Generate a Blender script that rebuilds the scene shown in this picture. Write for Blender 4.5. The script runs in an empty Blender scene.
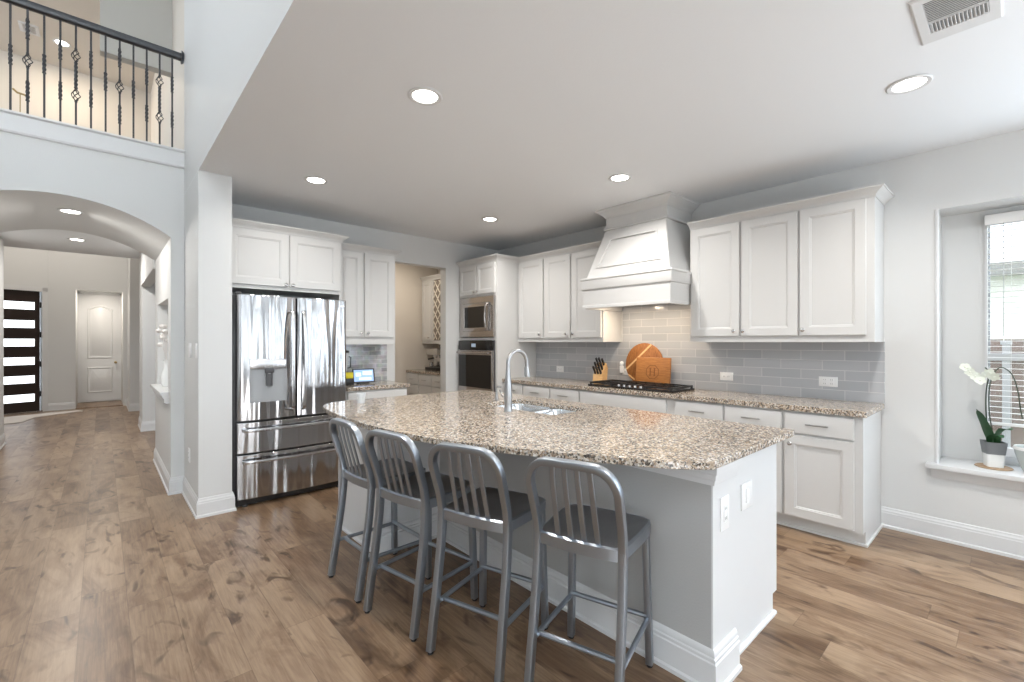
import bpy, bmesh, math, random
from mathutils import Vector, Matrix
R = math.radians
random.seed(7)
S = bpy.context.scene
COL = S.collection

# ------------------------------------------------------------------ camera
cam_data = bpy.data.cameras.new('camera'); cam = bpy.data.objects.new('camera', cam_data); COL.objects.link(cam)
cam_data.sensor_width = 36.0; cam_data.lens = 36.0*455.0/1024.0
cam_data.shift_y = 1.0/1024.0; cam_data.clip_start = 0.05; cam_data.clip_end = 200
cam.location = (0, 0, 1.37)
cam.rotation_euler = (R(90), 0, -math.atan(410/455.0))
S.camera = cam

# ------------------------------------------------------------------ world, exposure
S.view_settings.view_transform = 'Standard'; S.view_settings.look = 'None'
S.view_settings.exposure = 0.37; S.view_settings.gamma = 1.0; S.view_settings.use_curve_mapping = False
W = bpy.data.worlds.new('world'); S.world = W; W.use_nodes = True
bg = W.node_tree.nodes['Background']; bg.inputs[0].default_value = (0.80, 0.90, 1.0, 1); bg.inputs[1].default_value = 3.6

def area(name, loc, rot, sx, sy, power, color=(1, 1, 1), shape='RECTANGLE', parent=None, spread=None):
    l = bpy.data.lights.new(name, 'AREA'); l.shape = shape; l.size = sx
    if shape in ('RECTANGLE', 'ELLIPSE'): l.size_y = sy
    l.energy = power; l.color = color
    if spread: l.spread = spread
    o = bpy.data.objects.new(name, l); COL.objects.link(o); o.location = loc; o.rotation_euler = rot
    if parent: o.parent = parent
    return o
DAY = (0.86, 0.94, 1.0)
# daylight entering through the tall windows of the living room behind the camera
for i, x in enumerate((-4.2, -2.5, -0.8, 0.9, 2.6, 4.1)):
    area('daylight_window_back', (x, -8.86, 1.5), (R(-90), 0, 0), 0.85, 2.1, 27, DAY)
for i, x in enumerate((-4.2, -2.5, -0.8)):
    area('daylight_window_upper', (x, -8.86, 4.2), (R(-90), 0, 0), 0.85, 1.7, 105, DAY)
for y in (-3.2, -0.6):
    area('daylight_window_left', (-4.86, y, 1.6), (0, R(-90), 0), 2.1, 1.6, 10, DAY)
area('daylight_window_right', (4.50, -0.95, 1.42), (0, R(90), 0), 1.5, 1.1, 27, (.74, .87, 1.0))
area('daylight_breakfast_window', (4.28, -3.3, 1.5), (0, R(90), 0), 1.9, 1.8, 30, (.74, .87, 1.0))
# fill lamps added behind the camera to brighten ceilings and kitchen, no room fixtures
area('ceiling_fill', (2.2, -2.7, 1.2), (R(180), 0, 0), 2.2, 2.2, 92, (.93, .97, 1.0))
_d = Vector((2.9, 3.9, 2.9))-Vector((-.3, -1.6, .5))
area('kitchen_fill', (-.3, -1.6, .5), _d.to_track_quat('-Z', 'Y').to_euler(), 1.3, 1.0, 17, (.97, .98, 1.0))
area('ceiling_fill', (-2.2, 0.2, 2.6), (R(180), 0, 0), 1.8, 1.8, 165, (.93, .97, 1.0))

# ------------------------------------------------------------------ materials
def new_mat(name):
    m = bpy.data.materials.new(name); m.use_nodes = True
    nt = m.node_tree; b = nt.nodes['Principled BSDF']
    return m, nt, b
def simple(name, col, rough=0.5, metal=0.0, bump=0.0, bscale=200.0, spec=0.5, coat=0.0, emit=None, es=0.0):
    m, nt, b = new_mat(name)
    b.inputs['Base Color'].default_value = (*col, 1); b.inputs['Roughness'].default_value = rough
    b.inputs['Metallic'].default_value = metal; b.inputs['Specular IOR Level'].default_value = spec
    b.inputs['Coat Weight'].default_value = coat
    if emit: b.inputs['Emission Color'].default_value = (*emit, 1); b.inputs['Emission Strength'].default_value = es
    tc = nt.nodes.new('ShaderNodeTexCoord'); n = nt.nodes.new('ShaderNodeTexNoise')
    n.inputs['Scale'].default_value = bscale; n.inputs['Detail'].default_value = 2
    nt.links.new(tc.outputs['Object'], n.inputs['Vector'])
    if bump > 0:
        bp = nt.nodes.new('ShaderNodeBump'); bp.inputs['Strength'].default_value = bump; bp.inputs['Distance'].default_value = 0.002
        nt.links.new(n.outputs['Fac'], bp.inputs['Height']); nt.links.new(bp.outputs['Normal'], b.inputs['Normal'])
    else:
        mr = nt.nodes.new('ShaderNodeMapRange'); mr.inputs[3].default_value = max(0.02, rough-0.02); mr.inputs[4].default_value = rough+0.02
        nt.links.new(n.outputs['Fac'], mr.inputs[0]); nt.links.new(mr.outputs[0], b.inputs['Roughness'])
    return m
M = {}
M['wall'] = simple('wall_paint', (0.655, 0.66, 0.655), 0.6, bump=0.25, bscale=160)
M['wall_warm'] = simple('wall_paint_warm', (0.66, 0.61, 0.545), 0.6, bump=0.2, bscale=160)
M['ceil'] = simple('ceiling_paint', (0.81, 0.83, 0.85), 0.8, bump=0.25, bscale=120)
M['trim'] = simple('trim_paint', (0.68, 0.685, 0.69), 0.35)
M['cab'] = simple('cabinet_paint', (0.615, 0.613, 0.605), 0.38)
M['cabin'] = simple('cabinet_inside', (0.22, 0.19, 0.16), 0.6)
M['chrome'] = simple('polished_nickel', (0.62, 0.61, 0.60), 0.2, 1.0)
M['pull'] = simple('nickel_pull', (0.42, 0.41, 0.40), 0.3, 1.0)
M['black'] = simple('black_enamel', (0.015, 0.015, 0.016), 0.35)
M['iron'] = simple('wrought_iron', (0.03, 0.03, 0.035), 0.42)
M['rail'] = simple('rail_paint', (0.045, 0.048, 0.055), 0.3)
M['blackglass'] = simple('black_glass', (0.012, 0.011, 0.011), 0.06)
M['darkgrey'] = simple('dark_grey_metal', (0.07, 0.07, 0.075), 0.4)
M['gap'] = simple('dark_recess', (0.035, 0.025, 0.02), 0.7)
M['plastic'] = simple('white_plastic', (0.85, 0.85, 0.85), 0.3)
M['slot'] = simple('socket_slots', (0.18, 0.18, 0.18), 0.5)
M['rubber'] = simple('black_rubber', (0.02, 0.02, 0.022), 0.5)
M['islandwall'] = simple('island_wall_paint', (0.44, 0.44, 0.435), 0.6, bump=0.4, bscale=140)
M['green'] = simple('leaf_green', (0.018, 0.075, 0.022), 0.55)
M['stem'] = simple('orchid_stem', (0.035, 0.05, 0.03), 0.5)
M['petal'] = simple('orchid_petal', (0.72, 0.75, 0.66), 0.6)
M['potgrey'] = simple('grey_pot', (0.17, 0.18, 0.19), 0.5)
M['ceramic'] = simple('white_ceramic', (0.8, 0.81, 0.8), 0.25)
M['dispgrey'] = simple('dispenser_plastic', (0.30, 0.31, 0.32), 0.3)
M['header'] = simple('landing_wall_paint', (0.47, 0.465, 0.44), 0.7)
M['ventback'] = simple('vent_cavity', (0.10, 0.11, 0.125), 0.6)
M['wand'] = simple('wand_plastic', (0.45, 0.45, 0.46), 0.4)
M['glaze'] = simple('pale_grey_glaze', (0.45, 0.49, 0.48), 0.25)
M['blind'] = simple('blind_slat', (0.85, 0.85, 0.84), 0.45)
M['rug'] = simple('pale_rug', (0.62, 0.58, 0.55), 0.95, bump=0.4, bscale=300)
M['doordark'] = simple('espresso_door', (0.022, 0.012, 0.009), 0.35)
M['lite'] = simple('glowing_lite', (0.9, 0.92, 0.95), 0.3, emit=(0.9, 0.95, 1.0), es=1.6)  # daylight behind the door glass is put in as emission
M['lens'] = simple('lamp_lens', (1, 1, 1), 0.4, emit=(1.0, 0.95, 0.88), es=9.0)
M['screen'] = simple('tablet_screen', (0.1, 0.15, 0.3), 0.15, emit=(0.38, 0.58, 0.95), es=0.75)
M['screenlight'] = simple('screen_panels', (0.4, 0.5, 0.6), 0.2, emit=(0.75, 0.88, 1.0), es=0.9)
M['display'] = simple('oven_display', (0.05, 0.05, 0.06), 0.2, emit=(0.6, 0.75, 0.9), es=0.35)
M['yellow'] = simple('yellow_packet', (0.70, 0.60, 0.03), 0.5)
M['fence'] = simple('fence_wood', (0.16, 0.09, 0.06), 0.8)
M['siding'] = simple('house_siding', (0.80, 0.76, 0.70), 0.7)
M['roofing'] = simple('roof_shingle', (0.2, 0.19, 0.17), 0.9)
M['lawn'] = simple('lawn', (0.12, 0.2, 0.06), 0.9)
M['brass'] = simple('aged_brass', (0.4, 0.3, 0.15), 0.3, 1.0)
M['lattice'] = simple('lattice_paint', (0.75, 0.70, 0.62), 0.45)
M['dried'] = simple('dried_flower', (0.75, 0.72, 0.70), 0.8)

def glass_mat():
    m, nt, b = new_mat('window_glass')
    b.inputs['Base Color'].default_value = (1, 1, 1, 1); b.inputs['Roughness'].default_value = 0.0
    b.inputs['Alpha'].default_value = 0.12; b.inputs['Transmission Weight'].default_value = 0.0
    return m
M['glass'] = glass_mat()
def lampglass():
    m, nt, b = new_mat('jug_glass'); b.inputs['Base Color'].default_value = (.75, .78, .8, 1); b.inputs['Roughness'].default_value = .05; b.inputs['Alpha'].default_value = .45
    return m
M['jug'] = lampglass()

def wood(name, c1, c2, scale=(3, 30, 3), rough=0.4):
    m, nt, b = new_mat(name); L = nt.links
    tc = nt.nodes.new('ShaderNodeTexCoord'); mp = nt.nodes.new('ShaderNodeMapping'); mp.inputs['Scale'].default_value = scale
    n = nt.nodes.new('ShaderNodeTexNoise'); n.inputs['Scale'].default_value = 4; n.inputs['Detail'].default_value = 5; n.inputs['Distortion'].default_value = 0.6
    cr = nt.nodes.new('ShaderNodeValToRGB'); cr.color_ramp.elements[0].color = (*c1, 1); cr.color_ramp.elements[1].color = (*c2, 1)
    cr.color_ramp.elements[0].position = .3; cr.color_ramp.elements[1].position = .7
    L.new(tc.outputs['Object'], mp.inputs[0]); L.new(mp.outputs[0], n.inputs['Vector']); L.new(n.outputs['Fac'], cr.inputs[0]); L.new(cr.outputs[0], b.inputs['Base Color'])
    b.inputs['Roughness'].default_value = rough
    return m
M['board'] = wood('acacia_board', (0.30, 0.115, 0.03), (0.47, 0.20, 0.055), (3, 3, 26))
M['boardlight'] = wood('maple_strip', (0.70, 0.42, 0.18), (0.80, 0.52, 0.25), (4, 4, 20))
M['boardround'] = wood('round_board_wood', (0.22, 0.075, 0.018), (0.42, 0.17, 0.045), (3, 20, 5))
M['engrave'] = simple('engraved_dark', (0.20, 0.07, 0.02), 0.6)
M['block'] = wood('knife_block_wood', (0.60, 0.36, 0.15), (0.75, 0.48, 0.22), (4, 4, 20))
M['cork'] = wood('cork_coaster', (0.30, 0.20, 0.12), (0.45, 0.32, 0.2), (8, 8, 8), .7)

def steel(name, col=(0.58, 0.58, 0.59), rough=0.2, wav=0.0, axis=2, aniso=True):
    m, nt, b = new_mat(name); L = nt.links
    b.inputs['Metallic'].default_value = 1; b.inputs['Base Color'].default_value = (*col, 1)
    tc = nt.nodes.new('ShaderNodeTexCoord'); mp = nt.nodes.new('ShaderNodeMapping')
    sc = [220, 220, 220]; sc[axis] = 2.0; mp.inputs['Scale'].default_value = sc
    n = nt.nodes.new('ShaderNodeTexNoise'); n.inputs['Scale'].default_value = 1; n.inputs['Detail'].default_value = 2
    mr = nt.nodes.new('ShaderNodeMapRange'); mr.inputs[3].default_value = rough-0.05; mr.inputs[4].default_value = rough+0.06
    L.new(tc.outputs['Object'], mp.inputs[0]); L.new(mp.outputs[0], n.inputs['Vector']); L.new(n.outputs['Fac'], mr.inputs[0]); L.new(mr.outputs[0], b.inputs['Roughness'])
    if wav > 0:
        mp2 = nt.nodes.new('ShaderNodeMapping'); mp2.inputs['Scale'].default_value = (9.0, 1.0, 0.5)
        n2 = nt.nodes.new('ShaderNodeTexNoise'); n2.inputs['Scale'].default_value = 1.0; n2.inputs['Detail'].default_value = 1
        bp = nt.nodes.new('ShaderNodeBump'); bp.inputs['Strength'].default_value = wav; bp.inputs['Distance'].default_value = 0.05
        L.new(tc.outputs['Object'], mp2.inputs[0]); L.new(mp2.outputs[0], n2.inputs['Vector']); L.new(n2.outputs['Fac'], bp.inputs['Height']); L.new(bp.outputs['Normal'], b.inputs['Normal'])
    return m
M['steel'] = steel('brushed_steel', rough=.25)
M['fridge'] = steel('fridge_steel', (0.46, 0.46, 0.47), 0.12, 1.0, 0)
M['ovensteel'] = steel('oven_steel', (0.46, 0.43, 0.41), 0.22, 0, 0)
M['alu'] = steel('brushed_aluminium', (0.36, 0.395, 0.44), 0.38, 0, 2)
M['aluseat'] = steel('aluminium_seat', (0.34, 0.345, 0.36), 0.36, 0, 0)
M['faucet'] = steel('faucet_steel', (0.42, 0.42, 0.425), 0.32, 0, 2)
M['sink'] = steel('sink_steel', (0.66, 0.68, 0.70), 0.22, 0, 0)

def granite():
    m, nt, b = new_mat('speckled_granite'); L = nt.links; N = nt.nodes.new
    tc = N('ShaderNodeTexCoord')
    def vor(scale, seed):
        mp = N('ShaderNodeMapping'); mp.inputs['Location'].default_value = (seed, seed*2, seed*3); L.new(tc.outputs['Object'], mp.inputs[0])
        nz = N('ShaderNodeTexNoise'); nz.inputs['Scale'].default_value = scale*1.2; L.new(mp.outputs[0], nz.inputs['Vector'])
        mx = N('ShaderNodeMixRGB'); mx.blend_type = 'ADD'; mx.inputs[0].default_value = 0.012
        L.new(mp.outputs[0], mx.inputs[1]); L.new(nz.outputs['Color'], mx.inputs[2])
        v = N('ShaderNodeTexVoronoi'); v.inputs['Scale'].default_value = scale; L.new(mx.outputs[0], v.inputs['Vector'])
        s = N('ShaderNodeSeparateColor'); L.new(v.outputs['Color'], s.inputs[0]); return s
    a = vor(125, 1.3); r = N('ShaderNodeValToRGB'); r.color_ramp.interpolation = 'CONSTANT'
    e = r.color_ramp.elements; e[0].position = 0; e[0].color = (0.022, 0.021, 0.022, 1); e[1].position = .22; e[1].color = (0.12, 0.09, 0.07, 1)
    for p, c in ((.28, (0.36, 0.27, 0.195)), (.44, (0.56, 0.46, 0.36)), (.62, (0.70, 0.64, 0.56)), (.80, (0.42, 0.41, 0.40)), (.88, (0.84, 0.82, 0.79))):
        x = e.new(p); x.color = (*c, 1)
    L.new(a.outputs[0], r.inputs[0])
    a2 = vor(260, 4.1); r2 = N('ShaderNodeValToRGB'); r2.color_ramp.interpolation = 'CONSTANT'
    e = r2.color_ramp.elements; e[0].position = 0; e[0].color = (0.05, 0.045, 0.04, 1); e[1].position = .1; e[1].color = (0.42, 0.345, 0.275, 1)
    x = e.new(.45); x.color = (0.62, 0.56, 0.49, 1); x = e.new(.85); x.color = (0.75, 0.72, 0.67, 1)
    L.new(a2.outputs[1], r2.inputs[0])
    mx = N('ShaderNodeMixRGB'); mx.inputs[0].default_value = .30; L.new(r.outputs[0], mx.inputs[1]); L.new(r2.outputs[0], mx.inputs[2])
    gm = N('ShaderNodeGamma'); gm.inputs[1].default_value = 1.32; L.new(mx.outputs[0], gm.inputs[0]); L.new(gm.outputs[0], b.inputs['Base Color']); b.inputs['Roughness'].default_value = 0.09
    return m
M['granite'] = granite()

def tile(name, c1, c2, grout, bw, bh, uaxis, off=(0, 0), mortar=0.004, var=0.5, rough=0.12, mosaic=False):
    """running-bond tile; u from object x or y, v from z"""
    m, nt, b = new_mat(name); L = nt.links; N = nt.nodes.new
    tc = N('ShaderNodeTexCoord'); sp = N('ShaderNodeSeparateXYZ'); cb = N('ShaderNodeCombineXYZ'); L.new(tc.outputs['Object'], sp.inputs[0])
    au = N('ShaderNodeMath'); au.inputs[1].default_value = off[0]; av = N('ShaderNodeMath'); av.inputs[1].default_value = off[1]
    L.new(sp.outputs[uaxis], au.inputs[0]); L.new(sp.outputs[2], av.inputs[0]); L.new(au.outputs[0], cb.inputs[0]); L.new(av.outputs[0], cb.inputs[1])
    br = N('ShaderNodeTexBrick'); br.inputs['Scale'].default_value = 1; br.inputs['Brick Width'].default_value = bw; br.inputs['Row Height'].default_value = bh
    br.inputs['Mortar Size'].default_value = mortar*.5; br.inputs['Mortar Smooth'].default_value = .1; br.inputs['Bias'].default_value = 0
    br.inputs['Color1'].default_value = (*c1, 1); br.inputs['Color2'].default_value = (*c2, 1); br.inputs['Mortar'].default_value = (*grout, 1)
    L.new(cb.outputs[0], br.inputs['Vector']); L.new(br.outputs['Color'], b.inputs['Base Color'])
    mr = N('ShaderNodeMapRange'); mr.inputs[3].default_value = rough; mr.inputs[4].default_value = .7; L.new(br.outputs['Fac'], mr.inputs[0]); L.new(mr.outputs[0], b.inputs['Roughness'])
    bp = N('ShaderNodeBump'); bp.invert = True; bp.inputs['Strength'].default_value = .4; bp.inputs['Distance'].default_value = .002
    L.new(br.outputs['Fac'], bp.inputs['Height']); L.new(bp.outputs['Normal'], b.inputs['Normal'])
    if mosaic:
        n = N('ShaderNodeTexNoise'); n.inputs['Scale'].default_value = 14; n.inputs['Detail'].default_value = 4; L.new(tc.outputs['Object'], n.inputs['Vector'])
        hs = N('ShaderNodeMixRGB'); hs.blend_type = 'OVERLAY'; hs.inputs[0].default_value = .7; L.new(br.outputs['Color'], hs.inputs[1]); L.new(n.outputs['Color'], hs.inputs[2])
        bw_ = N('ShaderNodeHueSaturation'); bw_.inputs['Saturation'].default_value = .35; L.new(hs.outputs[0], bw_.inputs['Color']); L.new(bw_.outputs[0], b.inputs['Base Color'])
    return m
M['tile'] = tile('grey_subway_tile', (0.48, 0.49, 0.51), (0.40, 0.415, 0.44), (0.62, 0.62, 0.61), .30, .0775, 1, (0.003+.15, -0.914))
M['tile2'] = tile('marble_tile', (0.50, 0.52, 0.55), (0.26, 0.29, 0.33), (0.6, 0.6, 0.6), .15, .05, 0, (0, -.914), mosaic=True)
M['brick'] = tile('painted_brick', (0.16, 0.17, 0.19), (0.22, 0.23, 0.25), (0.45, 0.45, 0.45), .20, .07, 0, (0, 0), mortar=.012, rough=.8)

def floor_mat():
    m, nt, b = new_mat('oak_plank_floor'); L = nt.links; N = nt.nodes.new
    tc = N('ShaderNodeTexCoord'); sp = N('ShaderNodeSeparateXYZ'); L.new(tc.outputs['Object'], sp.inputs[0])
    def mth(op, a, v=None, c=None):
        n = N('ShaderNodeMath'); n.operation = op
        if isinstance(a, float): n.inputs[0].default_value = a
        else: L.new(a, n.inputs[0])
        if v is not None:
            if isinstance(v, float): n.inputs[1].default_value = v
            else: L.new(v, n.inputs[1])
        if c is not None: n.inputs[2].default_value = c
        return n.outputs[0]
    PW, PL = 0.183, 1.5
    xr = mth('DIVIDE', mth('ADD', sp.outputs[0], 20.03), PW); row = mth('FLOOR', xr); fx = mth('FRACT', xr)
    wn = N('ShaderNodeTexWhiteNoise'); wn.noise_dimensions = '1D'; L.new(row, wn.inputs['W'])
    yr = mth('DIVIDE', mth('ADD', mth('ADD', sp.outputs[1], 20.0), mth('MULTIPLY', wn.outputs['Value'], PL*3.7)), PL)
    col = mth('FLOOR', yr); fy = mth('FRACT', yr)
    cb = N('ShaderNodeCombineXYZ'); L.new(row, cb.inputs[0]); L.new(col, cb.inputs[1])
    wn2 = N('ShaderNodeTexWhiteNoise'); wn2.noise_dimensions = '2D'; L.new(cb.outputs[0], wn2.inputs['Vector'])
    # per plank shifted coordinates
    sc = N('ShaderNodeVectorMath'); sc.operation = 'SCALE'; L.new(wn2.outputs['Color'], sc.inputs[0]); sc.inputs['Scale'].default_value = 37
    ad = N('ShaderNodeVectorMath'); ad.operation = 'ADD'; L.new(tc.outputs['Object'], ad.inputs[0]); L.new(sc.outputs[0], ad.inputs[1])
    def noise(scale, detail, scl, dist=0.0, rough=.5):
        mp = N('ShaderNodeMapping'); mp.inputs['Scale'].default_value = scl; L.new(ad.outputs[0], mp.inputs[0])
        n = N('ShaderNodeTexNoise'); n.inputs['Scale'].default_value = scale; n.inputs['Detail'].default_value = detail; n.inputs['Distortion'].default_value = dist; n.inputs['Roughness'].default_value = rough
        L.new(mp.outputs[0], n.inputs['Vector']); return n.outputs['Fac']
    broad = noise(2.0, 4, (2.2, .7, 1), 1.0); grain = noise(6, 6, (14, 0.7, 1), .4, .65); knots = noise(3.2, 2.5, (2.3, 0.95, 1), 1.6)
    v = mth('ADD', mth('MULTIPLY', broad, 0.42), mth('ADD', mth('MULTIPLY', grain, .42), mth('MULTIPLY', wn2.outputs['Value'], .16)))
    cr = N('ShaderNodeValToRGB'); e = cr.color_ramp.elements
    e[0].position = .28; e[0].color = (0.072, 0.039, 0.021, 1); e[1].position = .68; e[1].color = (0.365, 0.256, 0.165, 1)
    x = e.new(.40); x.color = (0.170, 0.101, 0.056, 1); x = e.new(.52); x.color = (0.262, 0.174, 0.107, 1)
    L.new(v, cr.inputs[0])
    kr = N('ShaderNodeValToRGB'); kr.color_ramp.elements[0].position = .59; kr.color_ramp.elements[0].color = (1, 1, 1, 1); kr.color_ramp.elements[1].position = .71; kr.color_ramp.elements[1].color = (.36, .30, .26, 1)
    L.new(knots, kr.inputs[0])
    mx = N('ShaderNodeMixRGB'); mx.blend_type = 'MULTIPLY'; mx.inputs[0].default_value = 1; L.new(cr.outputs[0], mx.inputs[1]); L.new(kr.outputs[0], mx.inputs[2])
    bl = noise(2.6, 4, (1.7, .62, 1), 1.3, .6); br_ = N('ShaderNodeValToRGB'); br_.color_ramp.elements[0].position = .50; br_.color_ramp.elements[0].color = (1, 1, 1, 1); br_.color_ramp.elements[1].position = .66; br_.color_ramp.elements[1].color = (.62, .545, .49, 1)
    L.new(bl, br_.inputs[0]); mb_ = N('ShaderNodeMixRGB'); mb_.blend_type = 'MULTIPLY'; mb_.inputs[0].default_value = 1; L.new(mx.outputs[0], mb_.inputs[1]); L.new(br_.outputs[0], mb_.inputs[2]); mx = mb_
    # seams
    ex = mth('MINIMUM', fx, mth('SUBTRACT', 1.0, fx)); ey = mth('MINIMUM', fy, mth('SUBTRACT', 1.0, fy))
    sx = mth('LESS_THAN', ex, 0.010); sy = mth('LESS_THAN', ey, 0.0012); seam = mth('MAXIMUM', sx, sy)
    m2 = N('ShaderNodeMixRGB'); m2.blend_type = 'MULTIPLY'; L.new(mth('MULTIPLY', seam, .32), m2.inputs[0]); L.new(mx.outputs[0], m2.inputs[1]); m2.inputs[2].default_value = (.25, .2, .17, 1)
    L.new(m2.outputs[0], b.inputs['Base Color'])
    mr = N('ShaderNodeMapRange'); mr.inputs[3].default_value = .25; mr.inputs[4].default_value = .42; L.new(grain, mr.inputs[0]); L.new(mr.outputs[0], b.inputs['Roughness'])
    bp = N('ShaderNodeBump'); bp.inputs['Strength'].default_value = .12; bp.inputs['Distance'].default_value = .002; L.new(grain, bp.inputs['Height']); L.new(bp.outputs['Normal'], b.inputs['Normal'])
    return m
M['floor'] = floor_mat()

# ------------------------------------------------------------------ mesh helpers
class MB:
    def __init__(s): s.bm = bmesh.new()
    def box(s, x0, x1, y0, y1, z0, z1, bev=0.0, seg=2):
        if x1 < x0: x0, x1 = x1, x0
        if y1 < y0: y0, y1 = y1, y0
        if z1 < z0: z0, z1 = z1, z0
        r = bmesh.ops.create_cube(s.bm, size=1.0); vs = r['verts']
        for v in vs: v.co = Vector(((x0+x1)/2+v.co.x*(x1-x0), (y0+y1)/2+v.co.y*(y1-y0), (z0+z1)/2+v.co.z*(z1-z0)))
        if bev > 0:
            es = list({e for v in vs for e in v.link_edges})
            bmesh.ops.bevel(s.bm, geom=es, offset=bev, segments=seg, affect='EDGES', profile=.5)
        return s
    def loops(s, loops, cap0=True, cap1=True, closed=True):
        """bridge successive equal-length point loops"""
        V = [[s.bm.verts.new(p) for p in l] for l in loops]
        n = len(V[0])
        for a, b in zip(V, V[1:]):
            for i in range(n if closed else n-1):
                j = (i+1) % n
                try: s.bm.faces.new((a[i], a[j], b[j], b[i]))
                except ValueError: pass
        if cap0: s.bm.faces.new(V[0][::-1])
        if cap1: s.bm.faces.new(V[-1])
        return s
    def prism(s, pts, d0, d1, axis='z'):
        def mk(p, d):
            return {'z': (p[0], p[1], d), 'y': (p[0], d, p[1]), 'x': (d, p[0], p[1])}[axis]
        return s.loops([[mk(p, d0) for p in pts], [mk(p, d1) for p in pts]])
    def tube(s, pts, r, n=10, closed=False, flat=1.0, flatdir=None):
        pts = [Vector(p) for p in pts]; N_ = len(pts); rr = r if isinstance(r, (list, tuple)) else [r]*N_
        L = []; up = None
        for i, p in enumerate(pts):
            if closed: t = (pts[(i+1) % N_]-pts[i-1]).normalized()
            else: t = (pts[min(i+1, N_-1)]-pts[max(i-1, 0)]).normalized()
            if flatdir is not None:
                a = Vector(flatdir); a = (a-t*a.dot(t))
                if a.length < 1e-4: a = Vector((1, 0, 0))-t*t.x
                a.normalize()
            else:
                if up is None:
                    up = Vector((0, 0, 1)) if abs(t.z) < .9 else Vector((1, 0, 0))
                a = (up-t*up.dot(t)).normalized(); up = a
            b = t.cross(a)
            L.append([p+(a*math.cos(2*math.pi*k/n)*flat+b*math.sin(2*math.pi*k/n))*rr[i] for k in range(n)])
        if closed: L.append(L[0])
        return s.loops(L, not closed, not closed)
    def rtube(s, pts, w, h, wdir, rnd=.35, closed=False):
        """rounded-rectangle section swept along pts: w along wdir, h along the other"""
        sec = []
        for cx, cy, a0 in ((1, 1, 0), (-1, 1, 90), (-1, -1, 180), (1, -1, 270)):
            for k in range(3):
                a = R(a0+45*k); sec.append(((cx*(1-rnd)+math.cos(a)*rnd)*w/2, (cy*(1-rnd)+math.sin(a)*rnd)*h/2))
        pts = [Vector(p) for p in pts]; N_ = len(pts); L = []
        for i, p in enumerate(pts):
            t = (pts[min(i+1, N_-1)]-pts[max(i-1, 0)]).normalized()
            wd = Vector(wdir[i] if isinstance(wdir, list) else wdir); a = (wd-t*wd.dot(t)).normalized(); b = t.cross(a)
            L.append([p+a*u+b*v for u, v in sec])
        return s.loops(L)
    def lathe(s, prof, c=(0, 0, 0), n=24, axis='z', cap=True):
        L = []
        for r, h in prof:
            l = []
            for k in range(n):
                a = 2*math.pi*k/n; u, v = r*math.cos(a), r*math.sin(a)
                q = {'z': (u, v, h), 'y': (u, h, v), 'x': (h, u, v)}[axis]
                l.append((c[0]+q[0], c[1]+q[1], c[2]+q[2]))
            L.append(l)
        return s.loops(L, cap, cap)
    def sweep(s, prof, path, side=1):
        """moulding: prof [(out,z)], path 2D polyline; out points to the left (side=1) of travel"""
        P = [Vector(p) for p in path]; nrm = []
        for a, b in zip(P, P[1:]):
            d = (b-a).normalized(); nrm.append(Vector((-d.y, d.x))*side)
        mit = []
        for i in range(len(P)):
            if i == 0: mit.append(nrm[0])
            elif i == len(P)-1: mit.append(nrm[-1])
            else:
                m_ = (nrm[i-1]+nrm[i]); mit.append(m_/(m_.length_squared/2) if m_.length > 1e-6 else nrm[i])
        L = [[(P[i].x+mit[i].x*o, P[i].y+mit[i].y*o, z) for o, z in prof] for i in range(len(P))]
        return s.loops(L)
    def ball(s, c, r, sc=(1, 1, 1), u=12, v=8):
        rs = bmesh.ops.create_uvsphere(s.bm, u_segments=u, v_segments=v, radius=r)
        for w in rs['verts']: w.co = Vector((c[0]+w.co.x*sc[0], c[1]+w.co.y*sc[1], c[2]+w.co.z*sc[2]))
        return s
    def build(s, name, mat, parent=None, smooth=True, loc=None):
        bmesh.ops.recalc_face_normals(s.bm, faces=s.bm.faces)
        me = bpy.data.meshes.new(name)
        if smooth:
            for f in s.bm.faces: f.smooth = True
        s.bm.to_mesh(me); s.bm.free()
        if smooth: me.set_sharp_from_angle(angle=R(35))
        o = bpy.data.objects.new(name, me); COL.objects.link(o)
        if mat: me.materials.append(M[mat])
        if parent: o.parent = parent
        if loc: o.location = loc
        return o
def tag(o, label=None, cat=None, group=None, kind=None):
    if label: o['label'] = label
    if cat: o['category'] = cat
    if group: o['group'] = group
    if kind: o['kind'] = kind
    return o
def thing(name, label, cat, loc=(0, 0, 0), rz=0.0, group=None):
    o = bpy.data.objects.new(name, None); COL.objects.link(o); o.empty_display_size = .1
    o.location = loc; o.rotation_euler = (0, 0, rz); return tag(o, label, cat, group)
def struct(name, mb, mat, label=None, cat=None, smooth=False):
    return tag(mb.build(name, mat, smooth=smooth), label, cat, kind='structure')
def kids(o): return [c for c in bpy.data.objects if c.parent == o]
def copy_tree(o, parent=None):
    c = o.copy(); COL.objects.link(c)
    if parent: c.parent = parent
    for ch in kids(o): copy_tree(ch, c)
    return c
def place(root, loc, rz, label=None):
    root.location = loc; root.rotation_euler = (0, 0, rz)
    if label: root['label'] = label
    return root
def catmull(P, n=6, closed=False):
    P = [Vector(p) for p in P]; out = []
    N_ = len(P)
    for i in range(N_-1 if not closed else N_):
        g = lambda k: P[k % N_] if closed else P[max(0, min(N_-1, k))]
        p0, p1, p2, p3 = g(i-1), g(i), g(i+1), g(i+2)
        for k in range(n):
            t = k/n
            out.append(.5*((2*p1)+(p2-p0)*t+(2*p0-5*p1+4*p2-p3)*t*t+(3*p1-p0-3*p2+p3)*t**3))
    if not closed: out.append(P[-1])
    return out

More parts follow.
